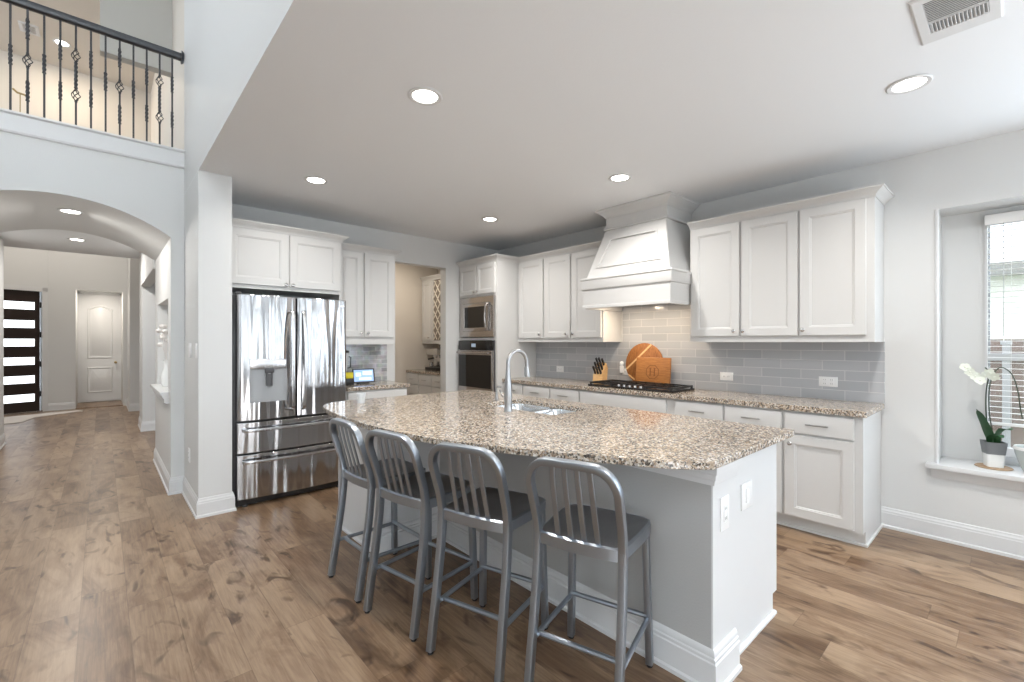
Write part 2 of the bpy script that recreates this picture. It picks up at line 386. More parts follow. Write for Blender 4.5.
# ------------------------------------------------------------------ ROOM SHELL
CZ = 2.71      # kitchen ceiling
WR = 4.31      # right wall face
YB = 5.09      # wall behind the refrigerator
TOPZ = 5.8
struct('floor', MB().box(-5.1, 4.75, -9.1, 14.6, -0.12, 0), 'floor', 'brown knotty wood plank floor running down the hallway', 'floor')
struct('ceiling', MB().box(.5582, 4.75, -9.1, YB, CZ, CZ+.2), 'ceil', 'smooth pale grey ceiling over the kitchen', 'ceiling')
struct('ceiling_upper', MB().box(-5.1, .70, -9.1, YB, TOPZ, TOPZ+.15), 'ceil', 'high ceiling of the open two storey room', 'ceiling')
# upper wall standing over the kitchen edge, and pillar beside the refrigerator
struct('wall_header', MB().box(.558, .70, -9.1, YB, CZ+.004, TOPZ), 'wall', 'tall grey upper wall standing above the kitchen edge', 'wall')
struct('wall_pillar', MB().box(.558, .785, 4.268, YB, 0, CZ), 'wall', 'grey wall end standing left of the refrigerator', 'wall')
# fridge wall with pantry opening
m = MB(); m.box(.785, 2.66, YB, YB+.13, 0, CZ); m.box(2.66, 3.40, YB, YB+.13, 2.356, CZ); m.box(3.40, WR, YB, YB+.13, 0, CZ)
struct('wall_back', m, 'wall', 'grey kitchen wall behind the refrigerator with pantry opening', 'wall')
# right wall with window alcove
m = MB(); m.box(WR, WR+.13, .372, YB, 0, CZ); m.box(WR, WR+.29, -1.72, .372, 0, .50); m.box(WR, WR+.29, -1.72, .372, 2.29, CZ)
m.box(WR+.13, WR+.29, .372, .47, .5, 2.29); m.box(WR, WR+.29, -9.1, -1.72, 0, CZ)
struct('wall_right', m, 'wall', 'grey right wall with recessed window alcove', 'wall')
# alcove inner wall with the window hole Y -1.5 .. 0.15
AX = 4.60
m = MB(); m.box(AX+.001, AX+.10, .15, .45, .50, 2.30); m.box(AX, AX+.10, -1.75, -1.50, .50, 2.30); m.box(AX, AX+.1, -1.5, .15, 2.25, 2.35); m.box(AX, AX+.1, -1.5, .15, .45, .56)
struct('wall_alcove', m, 'wall', 'recessed wall strip beside the window', 'wall')
# living room walls out of view
m = MB(); m.box(-5.1, -5.0, -9.1, YB, 0, TOPZ); struct('wall_left', m, 'wall', 'left wall of the living room', 'wall')
m = MB(); m.box(-5.1, 4.75, -9.1, -9.0, 0, TOPZ); struct('wall_front', m, 'wall', 'wall of the living room behind the camera', 'wall')
# arch wall + barrel vault
ARX0, ARX1, SPR, SAG = -.98, .459, 2.31, .236
cx = (ARX0+ARX1)/2; hw = (ARX1-ARX0)/2; RR = (hw*hw+SAG*SAG)/(2*SAG); cz = SPR+SAG-RR; a0 = math.asin(hw/RR)
arc = [(cx+RR*math.sin(a), cz+RR*math.cos(a)) for a in [(-a0+2*a0*k/28) for k in range(29)]]
m = MB()
top = [(p[0], 2.955) for p in arc]
L = []
fr = [(p[0], YB, p[1]) for p in arc]
V = lambda l, y: [(p[0], y, p[1]) for p in l]
m.loops([V(top, YB), V(arc, YB), V(arc, 6.70), V(top, 6.70), V(top, YB)], False, False, closed=False)
m.box(ARX1, .558, YB, 6.70, SPR, 2.955); m.box(-5.0, ARX0, YB, 6.70, 0, 2.955)
struct('wall_arch', m, 'wall', 'grey wall with a wide arched opening below the balcony', 'wall', smooth=True)
# hallway right wall Y 5.09-6.68 with niche Y 5.30-6.40, z .90-1.78
m = MB(); m.box(ARX1, .60, YB, 5.30, 0, SPR); m.box(ARX1, .60, 6.40, 6.68, 0, SPR); m.box(ARX1, .60, 5.30, 6.40, 0, .90); m.box(ARX1, .60, 5.30, 6.40, 1.78, SPR)
m.box(.60, .785, YB, 6.68, 0, 2.70)
struct('wall_hallway_right', m, 'wall', 'hallway wall with a recessed art niche', 'wall')
m = MB(); m.box(.439, .56, 6.68, 8.95, 2.22, 2.74); m.box(.46, 2.2, 8.95, 9.07, 0, 2.74); m.box(.46, .56, 9.07, 9.70, 0, 2.74); m.box(2.1, 2.2, 6.5, 8.95, 0, 2.74)
struct('wall_hallway_far', m, 'wall', 'farther hallway wall beside a side opening', 'wall')
m = MB(); m.box(-1.10, -.98, 6.70, 9.10, 0, 2.74); struct('wall_hallway_left', m, 'wall', 'left wall of the hallway', 'wall')
struct('ceiling_hallway', MB().box(-3.2, 2.2, 6.70, 9.70, 2.74, 2.955), 'ceil', 'flat hallway ceiling past the arch', 'ceiling')
# foyer
m = MB(); m.box(-.80, -.40, 12.87, 12.99, 0, 4.2); m.box(-.40, .335, 12.87, 12.99, 2.445, 4.2); m.box(.335, .42, 12.87, 12.99, 0, 4.2)
m.box(-.52, -.40, 12.99, 14.1, 0, 2.6); m.box(.335, .45, 12.99, 14.1, 0, 2.6); m.box(-.52, .45, 14.08, 14.2, 0, 2.7); m.box(-.4, .335, 12.99, 14.08, 2.5, 2.6)
struct('wall_foyer', m, 'wall', 'grey foyer wall around the white panelled door', 'wall')
m = MB(); m.box(.41, .53, 11.72, 12.87, 0, 4.2); m.box(.53, 2.2, 11.72, 11.84, 0, 4.2); m.box(2.1, 2.2, 9.07, 11.72, 0, 4.2)
struct('wall_foyer_right', m, 'wall', 'foyer side wall right of the white door', 'wall')
# angled entry wall: from (-.80,12.87) slope .40 toward left, with door opening
ea = math.atan2(-.40, -1.0); ex, ey = math.cos(ea), math.sin(ea)
P0 = Vector((-.80, 12.87))
def ent(t, n): return (P0.x+ex*t+(-ey)*n, P0.y+ey*t+ex*n)   # n>0 : away from the foyer (behind wall) is -n
def entbox(mb, t0, t1, n0, n1, z0, z1):
    q = [ent(t0, n0), ent(t1, n0), ent(t1, n1), ent(t0, n1)]
    return mb.prism(q, z0, z1)
m = MB(); entbox(m, 0, .085, -.12, 0, 0, 4.2); entbox(m, .085, 1.15, -.12, 0, 2.37, 4.2); entbox(m, 1.15, 2.9, -.12, 0, 0, 4.2)
struct('wall_entry', m, 'wall', 'angled foyer wall holding the dark entry door', 'wall')
m = MB(); m.box(-3.4, -3.28, 9.1, 12.4, 0, 4.2); m.box(-3.4, -1.10, 9.0, 9.10, 0, 2.74)
struct('wall_foyer_left', m, 'wall', 'left foyer wall hidden past the hallway', 'wall')
struct('ceiling_foyer', MB().box(-3.4, 2.2, 9.70, 14.2, 4.2, 4.3), 'ceil', 'foyer ceiling', 'ceiling')
m = MB(); m.box(-3.4, 2.2, 9.62, 9.70, 2.955, 5.5); struct('wall_upstairs', m, 'wall_warm', 'warm beige upstairs wall behind the balcony', 'wall')
m = MB(); m.box(-5.0, .545, 6.70, 9.62, 2.955, 3.0); m.box(-5.0, .7, YB+.12, 6.70, 2.956, 3.0); struct('floor_upstairs', m, 'floor', 'upstairs landing floor', 'floor')
struct('ceiling_upstairs', MB().box(-5.0, 2.2, YB+.0, 9.70, 5.5, 5.6), 'wall_warm', 'warm beige upstairs ceiling', 'ceiling')
m = MB(); m.box(-.016, 1.6, 6.5, 6.62, 4.46, 5.5); m.box(-5.0, 4.3, YB-.01, YB+.0, 5.5, TOPZ); struct('wall_upstairs_header', m, 'header', 'grey hanging wall over the upstairs landing', 'wall')
m = MB(); m.box(.60, .72, YB+.13, 9.62, 3.0, 5.5); struct('wall_upstairs_right', m, 'wall_warm', 'upstairs side wall at the end of the balcony', 'wall')
# header column above pillar closes at balcony side
# pantry
m = MB(); m.box(2.5, WR+.13, 6.70, 6.82, 0, CZ); m.box(2.38, 2.5, YB+.13, 6.82, 0, CZ); m.box(WR, WR+.13, YB, 6.82, 0, CZ)
struct('wall_pantry', m, 'wall_warm', 'warm beige walls inside the pantry', 'wall')
struct('ceiling_pantry', MB().box(2.38, WR+.13, YB+.12, 6.82, CZ, CZ+.1), 'ceil', 'pantry ceiling', 'ceiling')

# baseboards
BB = [(0, 0), (.022, 0), (.022, .018), (.014, .024), (.014, .108), (.011, .114), (.011, .124), (.006, .134), (.004, .146), (0, .15)]
def base(name, path, side, label, h=1.0):
    m = MB(); m.sweep([(o, z*h) for o, z in BB], path, side)
    return struct(name, m, 'trim', label, 'baseboard')
base('baseboard_right', [(WR, -1.7), (WR, .675)], 1, 'white baseboard under the window wall')
base('baseboard_left', [(.459, 6.68), (.459, YB), (.558, YB), (.558, 4.268), (.79, 4.268), (.79, 4.36)], -1, 'white baseboard wrapping the grey wall end', 1.0)
base('baseboard_hallway', [(1.6, 8.95), (.46, 8.95), (.46, 9.7)], 1, 'white baseboard on the far hallway wall')
base('baseboard_hallway_left', [(-.98, 6.7), (-.98, 9.1)], -1, 'white baseboard on the left hallway wall')
base('baseboard_foyer', [(2.0, 11.72), (.41, 11.72), (.41, 12.87), (.37, 12.87)], 1, 'white baseboard right of the white door')
q = ent(.17, 0); base('baseboard_entry', [(-.41, 12.87), (-.80, 12.87), q][:2], 1, 'white baseboard between the dark and white doors')
# balcony fascia
m = MB(); m.prism([(YB+.14, 2.95), (YB-.015, 2.95), (YB-.022, 2.965), (YB-.022, 3.085), (YB-.04, 3.095), (YB-.04, 3.11), (YB+.14, 3.11)], -5.0, .5575, 'x')
struct('trim_balcony', m, 'trim', 'white fascia board along the balcony edge', 'trim')
# niche sill
m = MB(); m.prism([(.60, .905), (.395, .905), (.395, .885), (.41, .875), (.41, .855), (.425, .845), (.425, .81), (.439, .80), (.60, .80)], 5.26, 6.44, 'y')
struct('trim_niche', m, 'trim', 'white moulded ledge of the hallway niche', 'trim')
# window sill
m = MB(); m.box(4.245, AX, -1.75, .425, .497, .53, .004); m.sweep([(0, .43), (.012, .43), (.02, .45), (.03, .46), (.036, .48), (.05, .497), (0, .497)], [(WR, .40), (WR, -1.75)], -1)
struct('trim_window', m, 'trim', 'white window ledge with moulded apron', 'trim', smooth=True)
m = MB()
m.tube([(WR+.002, .372, .53), (WR+.002, .372, 2.29)], .012, 10); struct('trim_alcove', m, 'trim', 'rounded white corner bead of the window alcove', 'trim', smooth=True)

# ------------------------------------------------------------------ WINDOW
m = MB()
m.box(AX-.01, AX+.09, .137, .15, .56, 2.25); m.box(AX-.01, AX+.09, -1.5, -1.465, .56, 2.25); m.box(AX-.01, AX+.09, -1.5, .15, 2.22, 2.25); m.box(AX-.01, AX+.09, -1.5, .15, .555, .59)
m.box(AX+.03, AX+.08, -1.5, .15, 1.24, 1.29); m.box(AX+.0, AX+.08, -.72, -.64, .56, 2.25); m.box(AX+.02, AX+.08, -.64, .137, .59, .64)
w = struct('window_1', m, 'trim', 'double hung window with white blinds right of the kitchen cabinets', 'window')
for y0, y1 in ((-1.465, -.72), (-.64, .137)):
    MB().box(AX+.05, AX+.056, y0, y1, .59, 2.22).build('window_pane', 'glass', w)
# blinds
b = thing('window_blind', 'white slatted blind hanging in the window', 'blind', (AX-.04, -.28, .80))
m = MB(); m.box(-.025, .025, -.40, .425, 1.385, 1.455, .004); m.build('headrail', 'blind', b)
m = MB(); z = .06
while z < 1.38:
    m.prism([(-.02, z), (0, z+.0015), (.02, z), (.02, z+.0018), (0, z+.0033), (-.02, z+.0018)], -.385, .41, 'y'); z += .0375
m.build('slats', 'blind', b)
MB().box(-.022, .022, -.385, .41, .012, .03, .004).build('bottom_rail', 'blind', b)
MB().tube([(-.024, .335, 1.39), (-.024, .335, .62)], .0025, 6).build('wand', 'wand', b)
m = MB()
for y in (.30, -.28): m.box(-.0235, -.022, y-.001, y+.001, .02, 1.39); m.box(.022, .0235, y-.001, y+.001, .02, 1.39)
m.build('cord', 'blind', b)
b.location = (AX-.045, -.275, .79)
# outside
m = MB(); m.box(AX+.12, AX+.30, .132, .50, -.2, 2.6); tag(m.build('brick_pier', 'brick', smooth=False), 'grey brick wall edge outside the window', 'brick wall')
tag(MB().box(4.80, 30, -14, 12, -.35, -.2).build('lawn', 'lawn', smooth=False), 'green yard outside the window', 'lawn', kind='structure')
h = thing('neighbour_house', 'pale neighbouring house seen through the window', 'house', (13, 0, -.2))
MB().box(0, 6, -8, 6, 0, 2.9).build('wall', 'siding', h, False); MB().box(-.4, 0, -8.2, 6.2, 2.85, 3.08).build('fascia', 'roofing', h, False)
m = MB(); m.prism([(-.4, 3.08), (6.5, 3.08), (3.0, 3.9)], -8.4, 6.4, 'y'); m.build('roof', 'siding', h, False)
f = thing('wooden_fence', 'brown wooden fence outside below the window', 'fence', (7.2, 0, -.2))
m = MB()
for k in range(60): m.box(0, .02, -5+k*.15, -5+k*.15+.14, 0, 1.60)
m.build('boards', 'fence', f, False)
m = MB()
for z in (.3, .9, 1.4): m.box(-.05, 0, -5, 4, z, z+.09)
m.build('rail', 'fence', f, False)

t = thing('fence_post', 'white square post standing outside just beyond the window', 'post', (4.93, .052, -.2))
MB().box(-.03, .03, -.021, .021, 0, 1.55).build('post', 'trim', t, False); MB().box(-.04, .04, -.03, .03, 1.55, 1.58, .004).build('cap', 'trim', t)

# ------------------------------------------------------------------ DOORS IN THE FOYER
d = MB()
def rectloop(x0, x1, z0, z1, y): return [(x0, y, z0), (x1, y, z0), (x1, y, z1), (x0, y, z1)]
def archloop(x0, x1, z0, z1, y, rise, n=10):
    l = [(x0, y, z0), (x1, y, z0)]
    for k in range(n+1):
        t = k/n; l.append((x1+(x0-x1)*t, y, z1-rise+rise*math.sin(math.pi*t)))
    return l
dw = thing('door_1', 'white two panel arched interior door at the end of the hallway', 'door', (-.365, 14.03, 0)); dw['kind'] = 'structure'
m = MB(); m.box(0, .67, 0, .045, .02, 2.45)
for (z0, z1, rise) in ((.22, .80, 0), (1.00, 2.20, .08)):
    x0, x1 = .12, .55
    f_ = (lambda i, y: archloop(x0+i, x1-i, z0+i, z1-i, y, rise if rise else 0.0001))
    m.loops([f_(0, .0), f_(.010, -.014), f_(.022, -.016), f_(.034, -.002), f_(.05, -.002), f_(.085, -.016)], False, True)
m.build('door_slab', 'trim', dw)
m = MB(); m.lathe([(.022, -.02), (.022, -.026), (.01, -.03), (.01, -.05), (.028, -.06), (.028, -.075), (.01, -.085)], (.60, 0, .90), 12, 'y'); m.build('door_knob', 'brass', dw)
m = MB(); m.box(-.04, 0, -.02, .05, 0, 2.49); m.box(.67, .70, -.02, .05, 0, 2.49); m.box(-.04, .70, -.02, .05, 2.455, 2.50); m.build('door_casing', 'trim', dw)
tag(MB().box(-.40, .335, 12.90, 13.99, .0, .012).build('trim_threshold', 'floor', smooth=False), 'wood threshold in front of the white door', 'threshold', kind='structure')

dd = thing('door_2', 'dark brown entry door with six horizontal glass strips', 'door', (0, 0, 0)); dd['kind'] = 'structure'
m = MB(); entbox(m, .10, 1.12, -.09, -.045, .03, 2.368); m.build('door_slab', 'doordark', dd, False)
m = MB()
for k in range(6):
    z = .215+k*.357; mm = MB(); entbox(mm, .175, .95, -.05, -.040, z, z+.145); mm.build('glass_strip', 'lite', dd, False)
for k in range(4):
    z = .30+k*.58; mm = MB(); entbox(mm, .088, .105, -.045, -.015, z, z+.11); mm.build('hinge', 'black', dd, False)
m = MB(); entbox(m, .0, .085, -.02, .018, 0, 2.44); entbox(m, 1.13, 1.22, -.02, .018, 0, 2.44); entbox(m, .0, 1.22, -.02, .018, 2.36, 2.45); m.build('door_casing', 'trim', dd, False)
m = MB(); entbox(m, .085, 1.13, -.10, .03, 0, .03); m.build('threshold', 'steel', dd, False)
# rug in front of the entry door
m = MB(); q = [(-2.0, 11.6), (-1.35, 11.75), (-.25, 12.55), (-.42, 12.72), (-.9, 12.62), (-2.0, 12.2)]
q = [(-2.2, 11.05), (-1.02, 11.30), (-.90, 11.9), (-.28, 12.35), (-.35, 12.55), (-1.3, 12.28), (-2.2, 11.95)]
m.prism(q, 0.001, .012); tag(m.build('entry_rug', 'rug', smooth=False), 'pale grey rug lying by the dark entry door', 'rug')

# niche decoration
v = thing('flower_vase', 'pale vase of dried flowers in the hallway niche', 'vase', (.50, 5.95, .905))
MB().lathe([(.03, 0), (.045, .03), (.05, .1), (.025, .2), (.02, .26), (.03, .28)], n=14).build('vase', 'ceramic', v)
m = MB(); rnd = random.Random(3)
for k in range(9):
    a = rnd.uniform(0, 6.28); r_ = rnd.uniform(.02, .09); tp = (math.cos(a)*r_*.5-.03, math.sin(a)*r_, rnd.uniform(.42, .66))
    m.tube([(0, 0, .26), (tp[0]*.4, tp[1]*.4, .40), tp], .003, 5); m.ball(tp, .028, (1, 1, .8), 8, 6)
m.build('dried_flowers', 'dried', v)

# ------------------------------------------------------------------ wall plates
def outlet_plate(name, label, loc, rz, w=.075, h=.118, n=1, kind='outlet', group=None, parent=None, rot=False):
    """front faces local -y"""
    if parent is None: t = thing(name, label, 'outlet' if kind == 'outlet' else 'light switch', loc, rz, group)
    else:
        t = MB().box(-w/2, w/2, -.006, 0, -h/2, h/2, .002).build(name, 'plastic', parent, loc=loc); t.rotation_euler = (0, 0, rz)
    if parent is None: MB().box(-w/2, w/2, -.006, 0, -h/2, h/2, .002).build('cover_plate', 'plastic', t)
    m = MB(); slots = []
    for k in range(n):
        cx_ = (k-(n-1)/2)*.046
        if kind == 'outlet':
            if rot:
                m.box(-.034, .034, -.008, -.006, -.016, .016, .003)
                for sx in (-.02, .02): slots.append((sx-.006, sx-.004, -.0087, -.0078, -.006, .006)); slots.append((sx+.004, sx+.006, -.0087, -.0078, -.006, .006))
            else:
                m.box(cx_-.016, cx_+.016, -.008, -.006, -.034, .034, .003)
                for sz in (-.02, .02): slots.append((cx_-.007, cx_-.005, -.0087, -.0078, sz-.005, sz+.006)); slots.append((cx_+.005, cx_+.007, -.0087, -.0078, sz-.005, sz+.006))
        else:
            m.box(cx_-.016, cx_+.016, -.009, -.006, -.033, .033, .003)
    so = m.build('socket' if kind == 'outlet' else 'rocker', 'plastic', t)
    for bx in slots: MB().box(*bx).build('slot', 'slot', so, False)
    return t
RW = -math.pi/2     # facing -X
outlet_plate('light_switch', 'white rocker switch on the hallway side of the grey wall end, farther one', (.558, 4.70, 1.30), RW, .115, .118, 2, 'switch')
outlet_plate('light_switch', 'white rocker switch near the front edge of the grey wall end', (.558, 4.36, 1.30), RW, .075, .118, 1, 'switch')
outlet_plate('wall_outlet', 'white outlet low on the grey wall end above the baseboard', (.558, 4.75, .40), RW)
BXF = 4.298
outlet_plate('wall_outlet', 'white horizontal outlet on grey tile right of the cooktop', (BXF, 1.80, 1.052), RW, .120, .074, 1, 'outlet', None, None, True)
o_ = outlet_plate('wall_outlet', 'white double outlet on grey tile at the right end of the counter', (BXF, 1.006, 1.054), RW, .127, .078, 2)
for c in kids(o_):
    if c.name.startswith('socket'): c.scale = (1, 1, .8)
outlet_plate('wall_outlet', 'white outlet on grey tile between oven tower and knife block', (BXF, 3.86, 1.03), RW, .120, .074, 1, 'outlet', None, None, True)
outlet_plate('wall_outlet', 'white outlet on tile behind the plug-in beside the round board', (BXF, 2.875, 1.04), RW, .118, .074, 1, 'outlet', None, None, True)
t = thing('plug_in_freshener', 'white plug-in air freshener in the outlet beside the round board', 'air freshener', (BXF-.009, 2.925, 1.04), RW)
MB().box(-.022, .022, -.035, 0, -.012, .07, .01, 3).build('housing', 'plastic', t)
MB().lathe([(.012, .068), (.02, .075), (.024, .095), (.016, .112), (.006, .118)], (0, -.02, 0), 14).build('cap', 'plastic', t)

# ------------------------------------------------------------------ BACKSPLASH (tile)
m = MB(); m.box(BXF, WR-.0005, .655, 4.285, .9145, 1.372); m.box(BXF, WR-.0005, 2.016, 2.933, 1.372, 1.795)
tag(m.build('tile_backsplash', 'tile', smooth=False), 'long grey subway tile backsplash behind the cooktop', 'backsplash')
tag(MB().box(1.815, 2.55, YB-.011, YB-.0005, .9145, 1.345).build('tile_backsplash', 'tile2', smooth=False), 'small marbled tile backsplash right of the refrigerator', 'backsplash')

# ------------------------------------------------------------------ CABINET BUILDERS (local: x along front, front faces -y at y=0, depth +y)
def knob(parent, x, z, y=-.022):
    MB().lathe([(.007, y), (.006, y-.012), (.015, y-.018), (.0165, y-.024), (.012, y-.029), (.003, y-.031)], (x, 0, z), 14, 'y').build('knob', 'chrome', parent)
def pull(parent, x, z, L=.135, y=-.022):
    m = MB(); m.box(x-L/2, x+L/2, y-.030, y-.020, z-.005, z+.005, .002)
    for sx in (-L/2+.02, L/2-.02): m.box(x+sx-.004, x+sx+.004, y-.022, y+.002, z-.004, z+.004)
    m.build('pull', 'pull', parent)
def door(parent, x0, x1, z0, z1, kx=None, kz=None, st=.062, name='door', mat='cab', t=.02):
    m = MB(); f = lambda i, y: rectloop(x0+i, x1-i, z0+i, z1-i, y)
    s = min(st, (z1-z0)*.32)
    m.loops([f(0, 0), f(0, -t+.002), f(.002, -t), f(s, -t), f(s+.004, -t+.004), f(s+.010, -t+.005), f(s+.014, -t+.011)])
    o = m.build(name, mat, parent)
    if kx is not None: knob(o, kx, kz, -t)
    return o
def drawer(parent, x0, x1, z0, z1, withpull=True, mat='cab', L=.135):
    m = MB(); f = lambda i, y: rectloop(x0+i, x1-i, z0+i, z1-i, y)
    m.loops([f(0, 0), f(0, -.016), f(.003, -.02), f(.010, -.021)])
    o = m.build('drawer', mat, parent)
    if withpull: pull(o, (x0+x1)/2, (z0+z1)/2, L)
    return o
CROWN = [(0, 0), (.006, 0), (.010, .012), (.012, .018), (.030, .034), (.048, .046), (.052, .052), (.060, .054), (.060, .066), (0, .066)]
def crown(name, path, side, z, label, scale=1.0, prof=None):
    m = MB(); m.sweep([(o*scale, z+h*scale) for o, h in (prof or CROWN)], path, side)
    return struct(name, m, 'cab', label, 'crown moulding', smooth=True)
def base_cabinet(label, loc, rz, w, doors, drawers, depth=.580, endl=False, endr=False, group=None, fascia=False):
    t = thing('base_cabinet', label, 'cabinet', loc, rz, group)
    m = MB(); m.box(0, w, 0, depth, .10, .874); m.box(0, w, .07, depth, 0, .10)
    if endr: m.box(w, w+.012, -.0, depth, .10, .874); m.box(w, w+.012, .07, depth, 0, .10)
    m.build('body', 'cab', t, False)
    m = MB(); m.sweep([(0, 0), (.012, 0), (.012, .014), (.004, .018), (0, .018)], [(0, .069), (w+(.012 if endr else 0), .069)]+([(w+.013, .069), (w+.013, depth)] if endr else []), -1)
    m.build('toe_moulding', 'cab', t)
    for (a, b_, pl) in drawers: drawer(t, a, b_, .715, .860, pl)
    for (a, b_, kx) in doors: door(t, a, b_, .115, .700, kx, .64)
    return t
def upper_cabinet(label, loc, rz, w, doors, z0, z1, dz0, dz1, depth=.33, kz=None, mat='cab', name='wall_cabinet', rail=True):
    t = thing(name, label, 'cabinet', loc, rz)
    m = MB(); m.box(0, w, 0, depth, z0-loc[2], z1-loc[2]); m.build('body', mat, t, False)
    for (a, b_, kx) in doors: door(t, a, b_, dz0-loc[2], dz1-loc[2], kx, (kz if kz else dz0+.042)-loc[2], mat=mat)
    return t

FX = 3.725
def ru(y): return (FX, y, 0)
# right wall run (local x = decreasing Y)
base_cabinet('white base cabinet at the right end of the long counter', ru(1.150), RW, 1.150-.69, [(.012, .425, .05)], [(.012, .425, True)], endr=True)
base_cabinet('white base cabinet second from the right end of the long counter', ru(1.577), RW, .427, [(.008, .419, .05)], [(.008, .419, True)])
base_cabinet('white base cabinet just right of the cooktop cabinet', ru(2.035), RW, .458, [(.040, .450, .09)], [(.040, .450, True)])
base_cabinet('wide white base cabinet with blank fascia under the cooktop', ru(3.065), RW, 1.03, [(.012, .50, .44), (.51, 1.0, .57)], [(.010, .985, False)])
base_cabinet('white base cabinet left of the cooktop cabinet', ru(3.487), RW, .422, [(.008, .414, .36)], [(.008, .414, True)])
base_cabinet('white base cabinet second left of the cooktop cabinet', ru(3.928), RW, .441, [(.008, .433, .38)], [(.008, .433, True)])
base_cabinet('narrow white base cabinet beside the oven tower', ru(4.288), RW, .36, [(.008, .352, .30)], [(.008, .352, True)])

def slab(name, label, outline, z0, z1, holes=(), mat='granite', bev=.004):
    bm = bmesh.new(); vs = [bm.verts.new((p[0], p[1], z1)) for p in outline]; es = [bm.edges.new((vs[i], vs[(i+1) % len(vs)])) for i in range(len(vs))]
    for hl in holes:
        hv = [bm.verts.new((p[0], p[1], z1)) for p in hl]; es += [bm.edges.new((hv[i], hv[(i+1) % len(hv)])) for i in range(len(hv))]
    bmesh.ops.triangle_fill(bm, use_beauty=True, use_dissolve=False, edges=es)
    r = bmesh.ops.extrude_face_region(bm, geom=bm.faces[:]); 
    for g in r['geom']:
        if isinstance(g, bmesh.types.BMVert): g.co.z = z0
    bmesh.ops.recalc_face_normals(bm, faces=bm.faces)
    me = bpy.data.meshes.new(name); bm.to_mesh(me); bm.free(); me.materials.append(M[mat])
    o = bpy.data.objects.new(name, me); COL.objects.link(o)
    md = o.modifiers.new('edge', 'BEVEL'); md.width = bev; md.segments = 2; md.limit_method = 'ANGLE'; md.angle_limit = R(60)
    return tag(o, label, 'countertop')
slab('kitchen_countertop', 'long speckled granite countertop under the hood', [(3.695, .655), (4.297, .655), (4.297, 4.285), (3.695, 4.285)], .8745, .914)
slab('kitchen_countertop', 'short speckled granite countertop right of the refrigerator', [(1.815, 4.46), (2.515, 4.46), (2.515, YB-.012), (1.815, YB-.012)], .8745, .914)

# upper cabinets, right group
UF = 3.98
upper_cabinet('tall white double door wall cabinet right of the hood', (UF, 1.992, 1.37), RW, .872, [(.018, .434, .398), (.452, .864, .470)], 1.37, 2.392, 1.42, 2.376)
upper_cabinet('tall white single door wall cabinet at the right end', (UF, 1.120, 1.37), RW, .46, [(.008, .413, .032)], 1.37, 2.392, 1.42, 2.376)
crown('trim_1', [(UF, 1.992), (UF, .66), (WR, .66)], -1, 2.380, 'white crown moulding on the right wall cabinets')
upper_cabinet('tall white single door wall cabinet beside the oven tower', (UF, 4.288, 1.37), RW, .458, [(.016, .446, .40)], 1.37, 2.392, 1.42, 2.376)
upper_cabinet('tall white double door wall cabinet left of the hood', (UF, 3.830, 1.37), RW, .872, [(.015, .417, .374), (.446, .851, .472)], 1.37, 2.392, 1.42, 2.376)
crown('trim_2', [(UF, 4.288), (UF, 2.958), (WR, 2.958)], -1, 2.380, 'white crown moulding on the cabinets left of the hood')

# oven tower
TX = 3.62
tw = thing('oven_tower_cabinet', 'tall white cabinet tower holding the built-in ovens', 'cabinet', (TX, 5.088, 0), RW)
w_ = .798
m = MB(); m.box(0, .035, 0, .68, 0, 2.392); m.box(w_-.035, w_, 0, .68, 0, 2.392); m.box(.035, w_-.035, 0, .68, 1.955, 2.392); m.box(.035, w_-.035, 0, .68, 1.395, 1.425)
m.box(.035, w_-.035, 0, .68, .10, .665); m.box(.035, w_-.035, .07, .68, 0, .10); m.box(.035, w_-.035, .66, .68, .665, 1.955)
m.build('body', 'cab', tw, False)
door(tw, .03, .392, 1.985, 2.36, .365, 2.02, .05); door(tw, .406, w_-.03, 1.985, 2.36, .433, 2.02, .05)
drawer(tw, .03, w_-.03, .14, .63)
crown('trim_3', [(TX, 5.089), (TX, 4.29), (UF+.0, 4.29)], -1, 2.380, 'white crown moulding on the oven tower')
mw = thing('microwave', 'stainless built-in microwave above the oven', 'microwave', (TX, 5.088, 1.43), RW)
m = MB(); f = lambda i, y: rectloop(.04+i, w_-.04-i, .0+i, .52-i, y)
m.loops([f(0, .02), f(0, -.018), f(.004, -.022), f(.075, -.022), f(.075, -.008)]); m.build('trim_frame', 'ovensteel', mw)
m = MB(); f = lambda i, y: rectloop(.12+i, w_-.12-i, .08+i, .44-i, y); m.loops([f(0, 0), f(0, -.038), f(.006, -.042), (f(.045, -.042)), f(.048, -.036)]); m.build('door', 'ovensteel', mw)
MB().box(.168, .59, -.0385, -.034, .128, .392).build('glass', 'blackglass', mw, False)
MB().box(.594, .63, -.0385, -.034, .128, .392).build('control_strip', 'black', mw, False)
m = MB(); m.tube([(.655, -.04, .09), (.655, -.075, .13), (.655, -.085, .26), (.655, -.075, .39), (.655, -.04, .43)], .011, 10); m.build('handle', 'ovensteel', mw)
MB().box(.05, w_-.05, .02, .45, .01, .50).build('housing', 'darkgrey', mw, False)
ov = thing('wall_oven', 'stainless wall oven with black glass door', 'oven', (TX, 5.088, .67), RW)
MB().box(.04, w_-.04, -.02, .5, 0, .72).build('housing', 'darkgrey', ov, False)
MB().box(.04, w_-.04, -.045, -.02, .60, .718, .003).build('control_panel', 'blackglass', ov)
MB().box(.33, .42, -.0458, -.044, .635, .68).build('display', 'display', ov, False)
m = MB(); f = lambda i, y: rectloop(.04+i, w_-.04-i, .0+i, .592-i, y); m.loops([f(0, -.02), f(0, -.048), f(.004, -.052)]); m.build('door', 'ovensteel', ov)
MB().box(.062, w_-.062, -.0545, -.05, .115, .535).build('glass', 'blackglass', ov, False)
